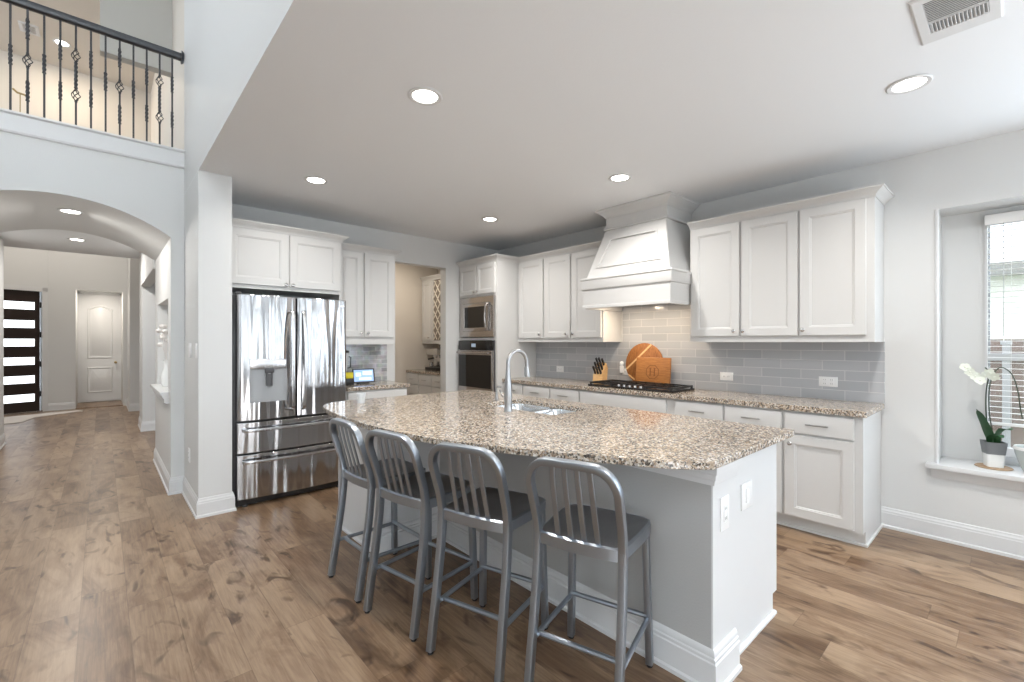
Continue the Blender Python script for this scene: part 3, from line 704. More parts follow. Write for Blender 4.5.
m = MB(); m.tube([(.07, -.09, .565), (w_-.07, -.09, .565)], .013, 12); m.box(.09, .11, -.09, -.05, .557, .573); m.box(w_-.11, w_-.09, -.09, -.05, .557, .573); m.build('handle', 'ovensteel', ov)

# fridge wall: cabinet over fridge (faces -Y), base and upper cab beside
t = upper_cabinet('white double door cabinet above the refrigerator', (.79, 4.60, 1.85), 0, 1.02, [(.02, .510, .488), (.525, 1.0, .548)], 1.85, 2.392, 1.885, 2.375, depth=.48, kz=1.905)
MB().box(1.0, 1.02, 0, .48, -1.85, 0).build('side_panel', 'cab', t, False)
crown('trim_4', [(.79, 4.60), (1.81, 4.60), (1.81, YB)], -1, 2.380, 'white crown moulding on the cabinet over the refrigerator')
upper_cabinet('white double door wall cabinet right of the refrigerator', (1.815, 4.76, 1.345), 0, .675, [(.01, .285, .255), (.305, .650, .335)], 1.345, 2.36, 1.425, 2.335)
crown('trim_5', [(1.815, 4.76), (2.49, 4.76), (2.49, YB)], -1, 2.348, 'white crown moulding on the cabinet right of the refrigerator')
base_cabinet('white base cabinet right of the refrigerator', (1.815, 4.49, 0), 0, .675, [(.01, .325, .28), (.335, .66, .38)], [(.01, .66, True)], endr=False)

# ------------------------------------------------------------------ REFRIGERATOR
fr_ = thing('refrigerator', 'stainless french door refrigerator with water dispenser', 'refrigerator', (.805, 4.33, 0))
MB().box(0, .915, .035, .70, .03, 1.765, .004).build('body', 'darkgrey', fr_)
def fdoor(name, x0, x1, z0, z1, bulge=.022, hole=None):
    m = MB(); n = 14; secs = []
    cols = [x0+(x1-x0)*k/n for k in range(n+1)]
    def yf(x): u = (x-(x0+x1)/2)/((x1-x0)/2); return -.055-bulge*(1-u*u*.9)-(0 if abs(u) < .97 else -.012)
    f_ = [(x, yf(x)) for x in cols]
    out = f_+[(x1, .03), (x0, .03)]
    m.prism(out, z0, z1); o = m.build(name, 'fridge', fr_); md = o.modifiers.new('b', 'BEVEL'); md.width = .005; md.segments = 2; md.limit_method = 'ANGLE'; md.angle_limit = R(50)
    return o
dl = fdoor('door', .018, .474, .715, 1.765)
dr = fdoor('door', .482, .925, .715, 1.765)
def vh(parent, x, lean):
    P = [(x+lean*.0, -.07, .78), (x, -.115, .83), (x-lean*.008, -.132, 1.2), (x, -.115, 1.585), (x+lean*.0, -.07, 1.64)]
    m = MB(); m.rtube(catmull(P, 6), .026, .020, (1, 0, 0)); m.build('handle', 'steel', parent)
vh(dl, .434, 1); vh(dr, .525, -1)
# dispenser
m = MB(); m.box(.105, .390, -.087, -.06, 1.145, 1.225, .004); m.build('dispenser_panel', 'steel', dl)
f = lambda i, y: rectloop(.105+i, .390-i, .865+i*.8, 1.145-i*.3, y)
m = MB(); m.loops([f(0, -.068), f(0, -.083), f(.012, -.083), f(.03, -.0775)]); m.build('dispenser_recess', 'dispgrey', dl)
m = MB(); m.box(.215, .285, -.10, -.075, 1.11, 1.147, .003); m.box(.225, .235, -.10, -.08, 1.0, 1.11); m.box(.262, .272, -.10, -.08, 1.0, 1.11); m.box(.232, .266, -.096, -.088, 1.0, 1.1); m.build('paddle', 'darkgrey', dl)
MB().box(.86, .90, -.0672, -.062, 1.70, 1.715).build('badge', 'chrome', dr, False)
for z0, z1, hz in ((.445, .700, .640), (.065, .432, .380)):
    o = fdoor('freezer_drawer', .018, .925, z0, z1, .024)
    m = MB(); P = [(.06, -.065, hz), (.085, -.115, hz), (.28, -.128, hz), (.47, -.132, hz), (.66, -.128, hz), (.86, -.115, hz), (.885, -.065, hz)]
    m.rtube(catmull(P, 5), .022, .026, (0, 1, 0)); m.build('handle', 'steel', o)
MB().box(.018, .925, -.03, .03, .012, .058).build('toe_grille', 'black', fr_, False)
m = MB()
for x in (.08, .86): m.lathe([(.022, 0), (.022, .012), (.01, .014), (.01, .035)], (x, -.02, 0), 12)
m.build('foot', 'darkgrey', fr_)
MB().box(.01, .05, -.05, .0, 1.766, 1.785, .003).build('hinge_cover', 'darkgrey', fr_)

# ------------------------------------------------------------------ RANGE HOOD
hd = thing('range_hood', 'white panelled wood range hood reaching the ceiling above the cooktop', 'range hood', (0, 0, 0))
HW = WR-.013
def frust(mb, x0, ya0, yb0, z0, x1, ya1, yb1, z1):
    mb.loops([[(x0, ya0, z0), (x0, yb0, z0), (HW, yb0, z0), (HW, ya0, z0)], [(x1, ya1, z1), (x1, yb1, z1), (HW, yb1, z1), (HW, ya1, z1)]])
m = MB(); frust(m, 3.645, 2.003, 2.905, 2.01, 3.825, 2.14, 2.805, 2.50)
m.build('mantle', 'cab', hd, False)
# raised frame on the front face of the mantle (recessed panel inside)
def hp(y, z):
    t = (z-2.01)/.49; return (3.645+.18*t, y, z)
def hframe(mb, loop_o, loop_i, off):
    A = [Vector(hp(*p)) for p in loop_o]; B_ = [Vector(hp(*p)) for p in loop_i]
    o = Vector((-off, 0, .0))
    mb.loops([A, [p+o for p in A], [p+o for p in B_], B_], False, False)
m = MB()
hframe(m, [(2.005, 2.015), (2.902, 2.015), (2.803, 2.498), (2.142, 2.498)], [(2.10, 2.105), (2.815, 2.105), (2.728, 2.405), (2.205, 2.405)], .012)
hframe(m, [(2.10, 2.105), (2.815, 2.105), (2.728, 2.405), (2.205, 2.405)], [(2.122, 2.12), (2.795, 2.12), (2.712, 2.390), (2.222, 2.390)], .022)
m.build('mantle_panel', 'cab', hd, False)
m = MB(); m.box(3.825, HW, 2.135, 2.808, 2.50, CZ-.001); m.build('chimney', 'cab', hd, False)
m = MB(); m.sweep([(0, 2.500), (.018, 2.500), (.022, 2.508), (.018, 2.520), (0, 2.525)], [(HW, 2.808), (3.825, 2.808), (3.825, 2.135), (HW, 2.135)], -1)
m.sweep([(0, 2.625), (.008, 2.625), (.012, 2.64), (.035, 2.660), (.062, 2.680), (.068, 2.688), (.078, 2.690), (.078, 2.709), (0, 2.709)], [(HW, 2.808), (3.825, 2.808), (3.825, 2.135), (HW, 2.135)], -1)
m.build('crown', 'cab', hd)
m = MB(); m.sweep([(0, 1.88), (.004, 1.89), (.018, 1.895), (.022, 1.905), (.022, 1.985), (.028, 1.992), (.028, 2.002), (.020, 2.012), (0, 2.016)], [(3.975, 2.948), (3.640, 2.948), (3.640, 2.001), (3.975, 2.001)], -1)
m.build('band', 'cab', hd)
m = MB()
m.box(3.632, 3.652, 1.996, 2.953, 1.71, 2.015); m.box(3.652, HW, 1.996, 2.014, 1.71, 2.015); m.box(3.652, HW, 2.935, 2.953, 1.71, 2.015); m.box(3.652, HW, 2.014, 2.935, 1.80, 2.012)
m.box(3.625, 3.66, 1.994, 2.955, 1.705, 1.735, .003); m.box(3.66, 3.97, 1.994, 2.02, 1.705, 1.735, .003); m.box(3.66, 3.97, 2.93, 2.955, 1.705, 1.735, .003)
m.build('apron', 'cab', hd, False)
MB().box(3.79, 4.22, 2.12, 2.87, 1.765, 1.80).build('vent_insert', 'steel', hd, False)
for y in (2.28, 2.70):
    o = MB().lathe([(.028, 1.760), (.028, 1.766)], (3.86, y, 0), 16).build('hood_lamp', 'lens', hd)
    area('hood_light', (3.95, y, 1.757), (0, 0, 0), .10, .10, 3.0, (1.0, .80, .58), 'DISK', hd)

# ------------------------------------------------------------------ COOKTOP
ck = thing('gas_cooktop', 'black gas cooktop with cast iron grates on the long counter', 'cooktop', (3.99, 2.515, .9145))
MB().box(-.235, .175, -.475, .475, 0, .020, .004).build('cooktop_surface', 'blackglass', ck)
for gy in (-.315, 0, .315):
    m = MB(); x0, x1 = -.15 if gy == 0 else -.215, .165
    for y in (gy-.135, gy+.135): m.box(x0, x1, y-.008, y+.008, .03, .046)
    for x in (x0, (x0+x1)/2, x1): m.box(x-.008, x+.008, gy-.143, gy+.143, .03, .046)
    for y in (gy-.05, gy+.05): m.box(x0, x1, y-.005, y+.005, .034, .046)
    for x in (x0, x1):
        for y in (gy-.135, gy+.135): m.box(x-.008, x+.008, y-.008, y+.008, .011, .03)
    m.build('grate', 'black', ck, False)
for x, y in ((-.12, -.3), (.08, -.3), (.01, 0), (-.12, .3), (.08, .3)):
    MB().lathe([(.045, .011), (.045, .02), (.03, .022), (.03, .028), (.0, .028)], (x, y, 0), 16).build('burner', 'darkgrey', ck)
for k in range(5):
    MB().lathe([(.023, .012), (.022, .018), (.017, .020), (.016, .036), (.013, .038), (0, .038)], (-.195, -.13+k*.062, 0), 14).build('control_knob', 'steel', ck)

# cutting boards
def lean(o, ang): o.rotation_euler = (o.rotation_euler[0], o.rotation_euler[1]+ang, o.rotation_euler[2])
rb = thing('cutting_board', 'large round wooden cutting board leaning on the backsplash', 'cutting board', (4.250, 2.645, .916)); rb.rotation_euler = (0, R(4.5), 0)
m = MB(); m.lathe([(.215, -.010), (.2225, -.006), (.2225, .006), (.215, .010)], (0, 0, .2225), 40, 'x'); m.build('board', 'boardround', rb)
def strip(mb, p0, p1, wd, x0, x1):
    d = Vector((p1[0]-p0[0], p1[1]-p0[1])).normalized(); n = Vector((-d.y, d.x))*wd/2
    mb.prism([(p0[0]+n.x, p0[1]+n.y), (p1[0]+n.x, p1[1]+n.y), (p1[0]-n.x, p1[1]-n.y), (p0[0]-n.x, p0[1]-n.y)], x0, x1, 'x')
m = MB(); strip(m, (.207, .16), (-.08, .428), .018, -.0112, -.009); m.build('inlay_strip', 'boardlight', rb, False)
m = MB(); strip(m, (.18, .10), (.10, .05), .016, -.0112, -.009); m.build('inlay_strip', 'boardlight', rb, False)
sb = thing('cutting_board', 'rectangular wooden cutting board engraved with a letter H', 'cutting board', (4.195, 2.505, .9165)); sb.rotation_euler = (0, R(5), 0)
MB().box(-.012, .012, -.195, .195, 0, .295, .006, 3).build('board', 'board', sb)
m = MB(); zc = .145; ro, ri = .078, .070; n = 8; lo = []; li = []
lo = [(ro*math.cos(R(22.5+45*k)), zc+ro*math.sin(R(22.5+45*k))) for k in range(9)]; li = [(ri*math.cos(R(22.5+45*k)), zc+ri*math.sin(R(22.5+45*k))) for k in range(9)]
m.loops([[(-.0121, p[0], p[1]) for p in lo], [(-.0128, p[0], p[1]) for p in lo], [(-.0128, p[0], p[1]) for p in li], [(-.0121, p[0], p[1]) for p in li]], False, False, closed=False)
X0, X1 = -.0128, -.0121
for y in (-.024, .024): m.box(X0, X1, y-.0065, y+.0065, zc-.04, zc+.04)
for y in (-.024, .024):
    for z in (-.04, .036): m.box(X0, X1, y-.015, y+.015, zc+z, zc+z+.005)
m.box(X0, X1, -.024, .024, zc-.0035, zc+.0035); m.build('engraved_monogram', 'engrave', sb, False)

# knife block
kb = thing('knife_block', 'light wood knife block full of black handled knives', 'knife block', (4.10, 3.10, .9145), R(-80))
m = MB(); m.prism([(-.06, 0), (.07, 0), (.095, .16), (.055, .225), (-.045, .09)], -.055, .055, 'x')
m.build('block', 'block', kb, False)
rk = random.Random(5); kd = Vector((0, -.1, .135)).normalized()
for i in range(3):
    for j in range(3):
        p = Vector((-.034+.034*i, .04-.035*j, .20-.046*j)); q2 = p+kd*(.085+.015*rk.random())
        MB().rtube([p, p+(q2-p)*.5+Vector((0, .003, 0)), q2], .017, .024, (1, 0, 0)).build('knife_handle', 'black', kb)
        # handles belong to the block set
# ------------------------------------------------------------------ KITCHEN ISLAND
isl = thing('kitchen_island', 'large island base with grey back wall and white end panels', 'kitchen island', (0, 0, 0))
m = MB(); m.box(1.780, 1.985, .805, 2.75, 0, .84); m.build('pony_wall', 'islandwall', isl, False)
m = MB(); m.box(1.985, 2.515, .825, .865, .0, .8835); m.box(2.515, 2.568, .825, .865, .10, .8835)
m.box(1.780, 1.985, .7985, .805, 0, .84)
m.build('end_panel', 'trim', isl, False)
m = MB(); m.box(2.545, 2.563, .865, 3.39, .10, .8835); m.box(2.495, 2.515, .865, 3.39, 0, .10); m.box(1.985, 2.545, .865, 3.39, .10, .12); m.box(1.985, 2.545, 3.37, 3.39, 0, .8835); m.build('cabinet_box', 'cab', isl, False)
m = MB(); m.box(1.31, 1.985, 2.745, 2.775, 0, .8835); m.box(1.31, 1.33, 2.775, 3.37, 0, .8835); m.box(1.31, 1.985, 3.36, 3.39, 0, .8835); m.build('end_column', 'trim', isl, False)
# cap moulding under the counter
CAPM = [(0, .808), (.010, .808), (.012, .828), (.018, .832), (.020, .852), (.026, .856), (.028, .8835), (0, .8835)]
m = MB(); m.sweep(CAPM, [(1.985, .7980), (1.780, .7980), (1.780, 2.745)], 1); m.build('cap_moulding', 'trim', isl)
IB = [(0, 0), (.030, 0), (.030, .016), (.020, .022), (.020, .115), (.016, .120), (.016, .132), (.011, .137), (.011, .150), (.005, .160), (0, .163)]
m = MB(); m.sweep(IB, [(1.987, .7980), (1.780, .7980), (1.780, 2.745), (1.31, 2.745), (1.31, 2.80)][:4], 1); m.build('baseboard', 'trim', isl)
m = MB(); m.sweep([(0, 0), (.014, 0), (.014, .012), (.006, .020), (0, .020)], [(2.517, .865), (2.517, .825), (2.01, .825)][::-1], -1); m.build('shoe_moulding', 'trim', isl)
m = MB(); m.sweep([(0, 0), (.012, 0), (.012, .014), (0, .02)], [(1.31, 3.39), (1.31, 2.78)], -1); m.build('shoe_moulding', 'trim', isl)
# working side doors (+X)
for k in range(5):
    y0 = .87+k*.504
    mm = MB(); g = lambda i, x: [(x, y0+.01+i, .12+i), (x, y0+.494-i, .12+i), (x, y0+.494-i, .70-i), (x, y0+.01+i, .70-i)]
    mm.loops([g(0, 2.563), g(0, 2.581), g(.002, 2.583), g(.06, 2.583), g(.072, 2.573)]); o = mm.build('door', 'cab', isl)
    mm = MB(); mm.lathe([(.007, 2.583), (.006, 2.595), (.0165, 2.606), (.003, 2.613)], (0, y0+.45, .64), 12, 'x'); mm.build('knob', 'chrome', o)
    MB().box(2.563, 2.583, y0+.01, y0+.494, .715, .865, .003).build('drawer', 'cab', isl)
o = outlet_plate('outlet', '', (1.880, .7982, .675), 0, .075, .135, 1, 'outlet', parent=isl)
o = outlet_plate('light_switch', '', (2.175, .8248, .675), 0, .118, .118, 1, 'switch', parent=isl)
# island granite
front = [(1.725, .770), (1.60, .905), (1.475, 1.14), (1.345, 1.40), (1.225, 1.68), (1.140, 1.98), (1.100, 2.28), (1.090, 2.60), (1.105, 2.90), (1.135, 3.15)]
fl = [tuple(p[:2]) for p in catmull([(a, b_, 0) for a, b_ in front], 5)]
cor = [(1.165, 3.30), (1.215, 3.40), (1.30, 3.47), (1.42, 3.50)]
outline = fl+cor+[(2.62, 3.50), (2.665, 3.485), (2.68, 3.44), (2.68, .80), (2.675, .775), (2.65, .770)]
def rrect(x0, x1, y0, y1, r, n=5):
    o = []
    for cx_, cy_, a in ((x1-r, y1-r, 0), (x0+r, y1-r, 90), (x0+r, y0+r, 180), (x1-r, y0+r, 270)):
        for k in range(n+1): o.append((cx_+r*math.cos(R(a+90*k/n)), cy_+r*math.sin(R(a+90*k/n))))
    return o
sink_hole = rrect(2.085, 2.47, 1.935, 2.655, .06)
slab('island_countertop', 'large curved speckled granite island countertop with sink', outline, .884, .914, [sink_hole])
# sink
sk = thing('kitchen_sink', 'stainless double bowl undermount sink in the island', 'sink', (2.28, 2.295, .8835))
for y0, y1 in ((-.355, -.045), (-.015, .355)):
    m = MB(); R0 = lambda e, z, r: [(p[0], p[1], z) for p in rrect(-.19-e, .187+e, y0-e, y1+e, r)]
    m.loops([R0(.012, 0, .07), R0(0, 0, .055), R0(-.006, -.02, .055), R0(-.012, -.17, .05), R0(-.04, -.195, .04)], False, True)
    m.build('bowl', 'sink', sk)
for y in (-.20, .17): MB().lathe([(.04, -.194), (.035, -.191), (.0, -.193)], (0, y, 0), 16).build('drain', 'chrome', sk)
# faucet
fc = thing('kitchen_faucet', 'brushed steel gooseneck pull-down faucet on the island', 'faucet', (1.993, 2.25, .9142))
MB().lathe([(.030, 0), (.030, .006), (.026, .012), (.025, .04), (.028, .10), (.024, .17), (.0165, .24), (.0145, .28)], n=20).build('body', 'faucet', fc)
P = [(0, 0, .27), (0, 0, .308)]+[(.085-.085*math.cos(R(a)), 0, .312+.085*math.sin(R(a))) for a in range(0, 181, 15)]+[(.173, 0, .285)]
MB().tube(P, .0135, 12).build('spout', 'faucet', fc)
m = MB(); m.lathe([(.0145, .07), (.018, .06), (.0205, .02), (.021, .0), (.015, -.002)], (0, 0, 0), 16)
o = m.build('spray_head', 'faucet', fc, loc=(.177, 0, .218)); o.rotation_euler = (0, R(-6), 0)
MB().box(.012, .022, -.006, .006, .02, .055, .003).build('spray_button', 'black', o)
m = MB(); m.tube([(0, .02, .085), (0, .045, .095), (0, .06, .10), (-.01, .075, .135)], [.010, .009, .006, .005], 10); m.build('lever', 'faucet', fc)
sd = thing('soap_dispenser', 'small steel soap dispenser behind the island sink', 'soap dispenser', (2.30, 2.735, .9142))
MB().lathe([(.020, 0), (.020, .006), (.012, .01), (.011, .06), (.008, .062), (.008, .09)], n=14).build('pump', 'faucet', sd)
MB().tube([(0, 0, .085), (0, 0, .10), (0, -.02, .108), (0, -.06, .104)], .006, 8).build('nozzle', 'faucet', sd)
tg = thing('water_glass', 'small clear drinking glass at the far end of the island', 'glass', (1.44, 3.28, .9142))
MB().lathe([(.026, 0), (.033, .075), (.031, .075), (.024, .006), (0, .006)], n=20).build('tumbler', 'jug', tg)

# ------------------------------------------------------------------ STOOLS
def make_stool():
    t = thing('counter_stool', 'stool', 'stool', group=None)
    SZ = .622
    def rear(s):
        return [(-.212, s*.178, .012), (-.194, s*.177, .13), (-.172, s*.175, .27), (-.150, s*.174, .42), (-.138, s*.173, .54), (-.136, s*.173, .61), (-.148, s*.174, .68), (-.174, s*.176, .76), (-.196, s*.177, .825)]
    for s in (-1, 1):
        P = catmull(rear(s)[:6], 4); MB().rtube(P, .036, .029, (1, 0, 0), .28).build('leg', 'alu', t)
    up = catmull(rear(1)[5:], 4); cor_ = []
    for k in range(1, 11):
        a = R(90*k/10); cor_.append((-.196-.026*math.sin(a), .177-.088*(1-math.cos(a)), .825+.098*math.sin(a)))
    half = [tuple(p) for p in up]+cor_+[(-.223, .06, .924), (-.224, .03, .9245)]
    full = half+[(-.224, 0, .925)]+[(p[0], -p[1], p[2]) for p in reversed(half)]
    MB().rtube(full, .034, .029, (1, 0, .1), .28).build('back_frame', 'alu', t)
    for y in (-.078, -.026, .026, .078):
        P = [(-.218, y*.95, .916), (-.200, y, .83), (-.168, y*1.02, .71), (-.145, y*1.05, .622)]
        MB().rtube(catmull(P, 3), .008, .021, (1, 0, 0), .3).build('slat', 'alu', t)
    # seat: outline with rounded front, concave pan and rim
    def outl(i, z):
        pts = []
        xs = [(-.165, -.158), (-.165, .158), (-.10, .172), (.05, .183), (.15, .180)]
        p = [(-.150, -.15), (-.158, -.08), (-.162, 0), (-.158, .08), (-.150, .15), (-.135, .168), (-.08, .178), (.06, .190), (.165, .190), (.198, .180), (.215, .155), (.220, .08), (.222, 0), (.220, -.08), (.215, -.155), (.198, -.180), (.165, -.190), (.06, -.190), (-.08, -.178), (-.135, -.168)]
        out_ = []
        for x, y in p:
            r = math.hypot(x-.01, y); k = (r-i)/r; out_.append((.01+(x-.01)*k, y*k, z))
        return out_
    m = MB(); m.loops([outl(.012, SZ-.045), outl(0, SZ-.043), outl(0, SZ-.006), outl(.006, SZ), outl(.018, SZ), outl(.030, SZ-.004), outl(.07, SZ-.012), outl(.12, SZ-.016)])
    m.build('seat', 'aluseat', t)
    m = MB(); m.loops([outl(-.003, SZ-.046), outl(-.003, SZ-.004), outl(.008, SZ+.0015), outl(.010, SZ-.002), outl(.004, SZ-.046)], False, False); m.build('seat_rim', 'alu', t)
    for s in (-1, 1):
        P = [(.186, s*.166, SZ-.04), (.193, s*.173, .30), (.200, s*.180, .012)]
        MB().rtube(catmull(P, 4), .032, .029, (1, 0, 0), .28).build('leg', 'alu', t)
    zc_ = .205
    for s in (-1, 1):
        MB().tube([(-.184, s*.176, zc_), (.186, s*.175, zc_)], .0108, 8).build('stretcher', 'alu', t)
    MB().tube([(.186, -.172, zc_+.012), (.186, .172, zc_+.012)], .0108, 8).build('stretcher', 'alu', t)
    MB().tube([(-.13, -.174, zc_), (-.13, .174, zc_)], .0108, 8).build('stretcher', 'alu', t)
    for x, y in ((-.212, -.178), (-.212, .178), (.200, -.180), (.200, .180)):
        MB().lathe([(.013, 0), (.0135, .006), (.0125, .014)], (x, y, 0), 12).build('foot_cap', 'rubber', t)
    return t
st = make_stool()
stools = [((1.210, 2.506, 0), 1.6, 'brushed aluminium slat-back counter stool nearest the refrigerator'),
          ((1.240, 2.068, 0), 10.5, 'brushed aluminium slat-back counter stool second from the refrigerator'),
          ((1.330, 1.622, 0), 17.5, 'brushed aluminium slat-back counter stool second from the camera'),
          ((1.477, 1.155, 0), 16.6, 'brushed aluminium slat-back counter stool nearest the camera')]
for i, (l, a, lab) in enumerate(stools):
    o = st if i == 0 else copy_tree(st)
    place(o, l, R(a), lab); o['group'] = 'aluminium stools along the island'

# ------------------------------------------------------------------ BALCONY RAILING
rl = thing('balcony_railing', 'black handrail with iron balusters along the upstairs balcony', 'railing', (0, YB+.03, 3.11))
m = MB(); m.rtube([(-3.0, 0, .865), (.55, 0, .865)], .07, .062, (0, 1, 0), .7); m.build('handrail', 'rail', rl)
MB().lathe([(.058, .538), (.056, .545), (.045, .5575)], (0, 0, .865), 20, 'x').build('end_rosette', 'rail', rl)
def twist(m, x, z0, z1):
    n = int((z1-z0)/.012)
    for k in range(n): pass
    L_ = []
    for k in range(n+1):
        z = z0+(z1-z0)*k/n; a = R(32*k); r_ = .0125
        L_.append([(x+r_*math.cos(a+R(90*j)), r_*math.sin(a+R(90*j)), z) for j in range(4)])
    m.loops(L_)
def basket(m, x, zc):
    for j in range(4):
        P = []
        for k in range(9):
            t = k/8; a = R(90*j+200*t); r_ = .024*math.sin(math.pi*t)+.003; P.append((x+r_*math.cos(a), r_*math.sin(a), zc-.048+.096*t))
        m.tube(P, .0035, 6)
    m.box(x-.009, x+.009, -.009, .009, zc-.056, zc-.046); m.box(x-.009, x+.009, -.009, .009, zc+.046, zc+.056)
# pattern matches the photo from the right end: plain twist / double basket / twist / ...
pat = ['lowtwist2', 'double', 'lowtwist2b', 'mid', 'basket', 'mid', 'two', 'double', 'two', 'mid', 'basket', 'low']
for k in range(34):
    x = .472-.0899*k; kind = ['two', 'double', 'two', 'mid', 'basket', 'mid'][k % 6]
    m = MB()
    if kind == 'two': m.box(x-.0065, x+.0065, -.0065, .0065, 0, .84); twist(m, x, .20, .34); twist(m, x, .52, .66)
    elif kind == 'mid': m.box(x-.0065, x+.0065, -.0065, .0065, 0, .84); twist(m, x, .37, .52)
    elif kind == 'basket':
        m.box(x-.0065, x+.0065, -.0065, .0065, 0, .38); m.box(x-.0065, x+.0065, -.0065, .0065, .49, .84); basket(m, x, .435); twist(m, x, .12, .28); twist(m, x, .60, .76)
    else:
        m.box(x-.0065, x+.0065, -.0065, .0065, 0, .21); m.box(x-.0065, x+.0065, -.0065, .0065, .64, .84); basket(m, x, .265); basket(m, x, .585); twist(m, x, .32, .53)
    m.build('baluster', 'iron', rl)

# ------------------------------------------------------------------ CEILING LIGHTS
def can_light(label, x, y, z, power, group='recessed lights in the kitchen ceiling', col=(1.0, .96, .91)):
    t = thing('recessed_light', label, 'ceiling light', (x, y, z-.001), 0, group)
    MB().lathe([(.092, 0), (.094, -.003), (.088, -.007), (.070, -.005), (.066, 0)], n=32).build('trim_ring', 'trim', t)
    MB().lathe([(.067, -.001), (.064, -.0035), (0, -.0035)], n=28).build('lens', 'lens', t)
    if power: area('recessed_lamp', (0, 0, -.010), (0, 0, 0), .12, .12, power, col, 'DISK', t, R(150) if 'kitchen' in group else None)
    return t
can_light('round recessed light above the stools', 1.307, 2.158, CZ, 14)
can_light('round recessed light in front of the refrigerator', 1.315, 3.881, CZ, 7)
can_light('round recessed light left of the range hood', 3.135, 2.165, CZ, 14)
can_light('round recessed light near the oven tower', 3.14, 3.843, CZ, 14)
can_light('round recessed light near the ceiling vent', 3.114, .375, CZ, 14)
can_light('round recessed light at the crown of the arched hallway vault', -.205, 5.69, SPR+SAG-.001, 15, 'recessed lights in the hallway')
can_light('round recessed light in the flat hallway ceiling', -.248, 8.41, 2.74, 22, 'recessed lights in the hallway')
can_light('round recessed light in the upstairs ceiling', -.41, 8.83, 5.5, 14, 'recessed lights upstairs', (1.0, .86, .68))
can_light('round recessed light in the pantry ceiling', 3.3, 5.95, CZ, 9, 'pantry lights', (1.0, .88, .74))
can_light('round recessed light in the small vestibule before the white door', -.03, 13.25, 2.499, 9, 'foyer lights', (1.0, .90, .78))
can_light('round fill light added out of view in the foyer ceiling', -.6, 11.4, 4.2, 30, 'foyer lights', (1.0, .92, .82))  # unseen lamp added to brighten the foyer
# vents
def vent(label, x0, x1, y0, y1, z, slats=16, sub=True):
    t = thing('ceiling_vent', label, 'vent', ((x0+x1)/2, (y0+y1)/2, z-.0005)); a, b_ = (x1-x0)/2, (y1-y0)/2
    wx = .085 if sub else .038
    m = MB(); f = lambda i, k, zz_: [(-a+i, -b_+i, zz_), (a-k, -b_+i, zz_), (a-k, b_-i, zz_), (-a+i, b_-i, zz_)]
    m.loops([f(0, 0, 0), f(0, 0, -.004), f(.008, .008, -.010), f(.038, wx, -.010), f(.040, wx+.002, -.001)], False, False); m.build('frame', 'trim', t)
    MB().box(-a+.038, a-wx, -b_+.038, b_-.038, -.0015, 0).build('backing', 'ventback', t, False)
    m = MB(); ix0, ix1, ib = -a+.040, a-wx-.002, b_-.040
    if sub:
        xm = ix1-.082; m.box(xm-.004, xm, -ib, ib, -.010, -.002)
        for k in range(15):
            y = -ib+2*ib*(k+.5)/15; m.prism([(y-.006, -.010), (y-.003, -.010), (y+.005, -.002), (y+.002, -.002)], xm, ix1, 'x')
        n = 13
        for k in range(n):
            x = ix0+(xm-.004-ix0)*(k+.5)/n; m.prism([(x-.008, -.009), (x-.004, -.010), (x+.006, -.002), (x+.002, -.002)], -ib, ib, 'y')
    else:
        for k in range(slats):
            x = ix0+(ix1-ix0)*(k+.5)/slats; m.prism([(x-.006, -.010), (x-.004, -.010), (x+.005, -.002), (x+.003, -.002)], -ib, ib, 'y')
    m.build('louvres', 'trim', t, False)
vent('white air vent in the kitchen ceiling above the island end', 2.36, 2.743, .035, .288, CZ)
vent('white air vent in the upstairs ceiling behind the railing', -.805, -.615, 8.58, 8.84, 5.5, 8, False)
# slim fixture upstairs
t = thing('floor_lamp', 'thin pole with a small brass head upstairs behind the railing', 'lamp', (-.62, 6.8, 3.0))
MB().tube([(0, 0, .02), (0, 0, .90)], .004, 8).build('pole', 'brass', t); MB().lathe([(.11, 0), (.11, .012), (.02, .02)], n=20).build('base', 'brass', t)
MB().tube([(-.05, 0, .935), (-.02, 0, .905), (.03, 0, .90), (.055, 0, .885)], .010, 8).build('lamp_head', 'brass', t)

# ------------------------------------------------------------------ PANTRY
PX = 3.72
pu = upper_cabinet('cream pantry wall cabinet with a lattice wine rack', (4.0, 6.69, 1.345), RW, 1.15, [(.02, .30, .25)], 1.345, 2.40, 1.40, 2.375, depth=.308)
m = MB()
for k in range(-4, 6):
    z = .06+k*.17
    for sgn in (1, -1):
        p0 = (.36, z if sgn > 0 else z+.30); p1 = (.60, z+.30 if sgn > 0 else z)
        # clip to the panel
        a_ = []
        for u in [i/12 for i in range(13)]:
            zz_ = p0[1]+(p1[1]-p0[1])*u
            if .06 <= zz_ <= 1.02: a_.append((p0[0]+(p1[0]-p0[0])*u, -.006, zz_))
        if len(a_) > 1: m.rtube([a_[0], a_[-1]], .012, .014, (0, 1, 0), .2)
m.build('wine_lattice', 'lattice', pu, False)
MB().box(.35, .61, -.002, .0, .05, 1.03).build('rack_back', 'cabin', pu, False)
m = MB(); m.box(.33, .36, -.02, 0, .04, 1.04); m.box(.60, .63, -.02, 0, .04, 1.04); m.box(.33, .63, -.02, 0, 1.03, 1.045); m.build('rack_frame', 'cab', pu, False)
door(pu, .65, 1.13, .055, 1.03, .70, .1)
crown('trim_6', [(4.0, 6.69), (4.0, 5.54), (WR, 5.54)], -1, 2.385, 'cream crown moulding on the pantry cabinet', .9)
pb = thing('base_cabinet', 'cream pantry base cabinet below the espresso machine', 'cabinet', (PX, 6.69, 0), RW)
MB().box(0, 1.15, 0, .585, .0, .874).build('body', 'cab', pb, False)
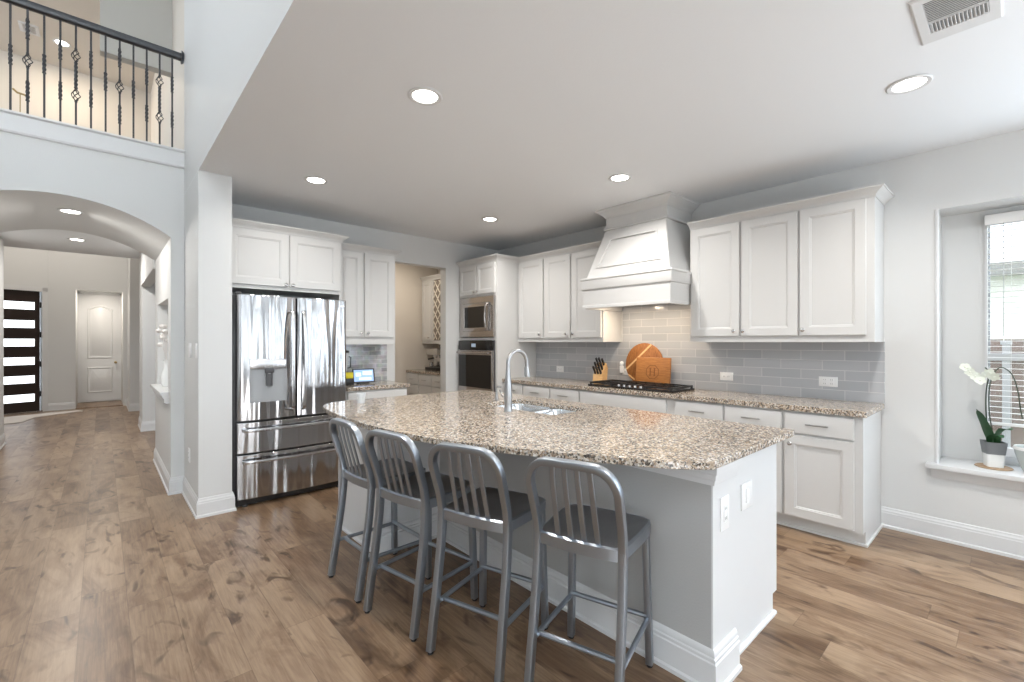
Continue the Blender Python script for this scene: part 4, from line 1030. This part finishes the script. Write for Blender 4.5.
for k in range(3):
    drawer(pb, .012+k*.378, .376+k*.378, .70, .86, L=.11); drawer(pb, .012+k*.378, .376+k*.378, .42, .685, L=.11); drawer(pb, .012+k*.378, .376+k*.378, .12, .405, L=.11)
slab('kitchen_countertop', 'dark speckled granite countertop inside the pantry', [(3.695, 5.54), (4.305, 5.54), (4.305, 6.695), (3.695, 6.695)], .8745, .914)
em = thing('espresso_machine', 'steel and black espresso machine on the pantry counter', 'coffee machine', (4.02, 6.28, .9142), RW)
MB().box(-.16, .16, -.12, .14, 0, .05, .006).build('drip_tray', 'black', em)
MB().box(-.16, .16, .02, .14, .05, .28, .01).build('body', 'steel', em); MB().box(-.165, .165, -.10, .14, .25, .35, .01).build('head', 'chrome', em)
MB().lathe([(.035, .25), (.035, .215), (.03, .20)], (.02, -.04, 0), 16).build('group_head', 'chrome', em)
MB().tube([(.02, -.06, .20), (.02, -.17, .185)], .012, 8).build('portafilter', 'black', em); MB().lathe([(.04, .34), (.05, .36), (.06, .41), (.055, .415)], (.10, .05, 0), 16).build('bean_hopper', 'black', em)
MB().lathe([(.03, .05), (.035, .07), (.03, .12), (.033, .13)], (-.08, -.05, 0), 14).build('milk_jug', 'steel', em)

# ------------------------------------------------------------------ FRIDGE-SIDE COUNTER ITEMS
tb = thing('tablet', 'black framed tablet with lit blue screen on the short counter', 'tablet', (2.13, 4.78, .9146), R(-8))
sc_ = thing  # screen tilt done with mesh
m = MB(); A = R(12)
def tl(x, h, off): return (x, h*math.sin(A)+off*math.cos(A), .012+h*math.cos(A)-off*math.sin(A))
def tbox(mb, x0, x1, h0, h1, o0, o1):
    mb.loops([[tl(x0, h0, o), tl(x1, h0, o), tl(x1, h1, o), tl(x0, h1, o)] for o in (o0, o1)])
tbox(m, -.12, .12, 0, .155, 0, .010); m.build('tablet_body', 'black', tb, False)
m = MB(); tbox(m, -.105, .105, .014, .141, -.0012, .0); m.build('screen', 'screen', tb, False)
m = MB(); tbox(m, -.085, -.03, .07, .11, -.002, -.001); tbox(m, -.01, .09, .085, .125, -.002, -.001); tbox(m, -.05, .08, .03, .055, -.002, -.001); m.build('screen_tiles', 'screenlight', tb, False)
MB().box(-.06, .06, .005, .09, 0, .012, .003).build('stand', 'black', tb)
bl = thing('stand_blender', 'black based blender with clear jug beside the refrigerator', 'blender', (1.925, 4.86, .9146))
MB().lathe([(.075, 0), (.078, .02), (.06, .12), (.055, .135)], n=20).build('motor_base', 'black', bl)
MB().lathe([(.045, .137), (.06, .26), (.066, .34), (.062, .34), (.056, .26), (.041, .14)], n=20, cap=False).build('jug', 'jug', bl)
MB().lathe([(.068, .34), (.068, .36), (.03, .375)], n=20).build('lid', 'black', bl)
MB().tube([(.055, -.0, .30), (.09, 0, .29), (.085, 0, .18), (.05, 0, .17)], .007, 8).build('handle', 'black', bl)
yb_ = thing('snack_packet', 'yellow packet leaning beside the blender', 'packet', (1.935, 4.72, .9146))
MB().box(-.05, .05, -.018, .018, .0, .07, .004).build('tray', 'black', yb_); MB().box(-.045, .045, -.015, .015, .07, .135, .008).build('packet', 'yellow', yb_)

# ------------------------------------------------------------------ SILL ITEMS
tag(MB().lathe([(.088, 0), (.092, .003), (.088, .008)], (4.435, .105, .5305), 32).build('cork_coaster', 'cork'), 'round wooden coaster under the orchid on the window ledge', 'coaster')
orc = thing('potted_orchid', 'white orchid in a white and grey pot on the window ledge', 'orchid', (4.435, .105, .5390), R(20))
def sq(h, r): 
    return [(p[0], p[1], h) for p in rrect(-r, r, -r, r, r*.3, 3)]
m = MB(); m.loops([sq(0, .040), sq(.085, .045)]); m.build('pot', 'ceramic', orc)
m = MB(); m.loops([sq(.085, .047), sq(.165, .056), sq(.165, .050), sq(.13, .045)], True, True); m.build('pot_collar', 'potgrey', orc)
m = MB()
def leaf(m, P, w, n=10):
    P = catmull(P, 5); N_ = len(P); V1 = []
    for i, p in enumerate(P):
        t = (P[min(i+1, N_-1)]-P[max(i-1, 0)]).normalized(); sd_ = t.cross(Vector((0, 0, 1)))
        if sd_.length < .05: sd_ = Vector((0, 1, 0))
        sd_.normalize(); u = i/(N_-1); ww = w*math.sin(math.pi*min(1, .12+.88*u))**.6 if u < 1 else .001
        nn = sd_.cross(t)
        V1.append([p-sd_*ww+nn*ww*.25, p+nn*.0, p+sd_*ww+nn*ww*.25, p+nn*.004])
    m.loops(V1)
for P, w in (([(0, 0, .12), (-.02, .045, .24), (-.03, .085, .345), (-.03, .095, .38)], .042), ([(0, 0, .12), (-.01, -.02, .20), (-.03, -.045, .25), (-.06, -.06, .255)], .055), ([(0, 0, .12), (-.04, .01, .19), (-.07, .0, .215), (-.09, -.015, .205)], .036), ([(0, 0, .12), (.05, -.01, .19), (.07, -.03, .18)], .032), ([(0, 0, .12), (-.02, .03, .20), (-.03, .055, .27)], .030)):
    leaf(m, P, w)
m.build('leaf', 'green', orc)
m = MB()
m.tube(catmull([(0, .01, .14), (-.005, .035, .30), (-.01, .04, .48), (-.02, .03, .62), (-.03, .05, .66)], 5), .004, 6)
m.tube(catmull([(0, -.01, .14), (.0, .02, .35), (-.01, .02, .55), (-.02, -.02, .66), (-.02, -.08, .62), (-.02, -.11, .50), (-.02, -.12, .40), (-.02, -.13, .33)], 5), .0035, 6)
m.build('stem', 'stem', orc)
rf = random.Random(11)
for c in ((-.04, .13, .63), (-.05, .105, .60), (-.05, .06, .61), (-.03, .03, .625), (-.06, .085, .575), (-.03, .15, .66), (-.04, .01, .60)):
    m = MB(); rot = Matrix.Rotation(rf.uniform(-.4, .4), 3, 'Z') @ Matrix.Rotation(R(90)+rf.uniform(-.5, .5), 3, 'Y')
    for k in range(5):
        a = R(72*k+rf.uniform(-8, 8)); d_ = Vector((math.cos(a), math.sin(a), 0)); s_ = Vector((-math.sin(a), math.cos(a), 0)); L1 = .030; 
        pts = []
        for u, wv in ((0, .003), (.3, .010), (.65, .014), (.9, .009), (1, .002)):
            pts.append([d_*L1*u-s_*wv+Vector((0, 0, -.004*u)), d_*L1*u+Vector((0, 0, .003)), d_*L1*u+s_*wv+Vector((0, 0, -.004*u)), d_*L1*u+Vector((0, 0, -.002))])
        m.loops([[rot@q_+Vector(c) for q_ in l] for l in pts])
    m.ball(c, .006, u=8, v=6); m.build('blossom', 'petal', orc)
bw = thing('ceramic_planter', 'pale grey ceramic planter at the right end of the window ledge', 'planter', (4.40, -.075, .5305))
MB().lathe([(.045, 0), (.065, .05), (.085, .12), (.092, .165), (.086, .165), (.078, .12), (.0, .10)], n=28).build('bowl', 'glaze', bw)
MB().lathe([(.0935, .15), (.095, .16), (.09, .17), (.086, .166), (.088, .15)], n=28, cap=False).build('rim', 'ceramic', bw)
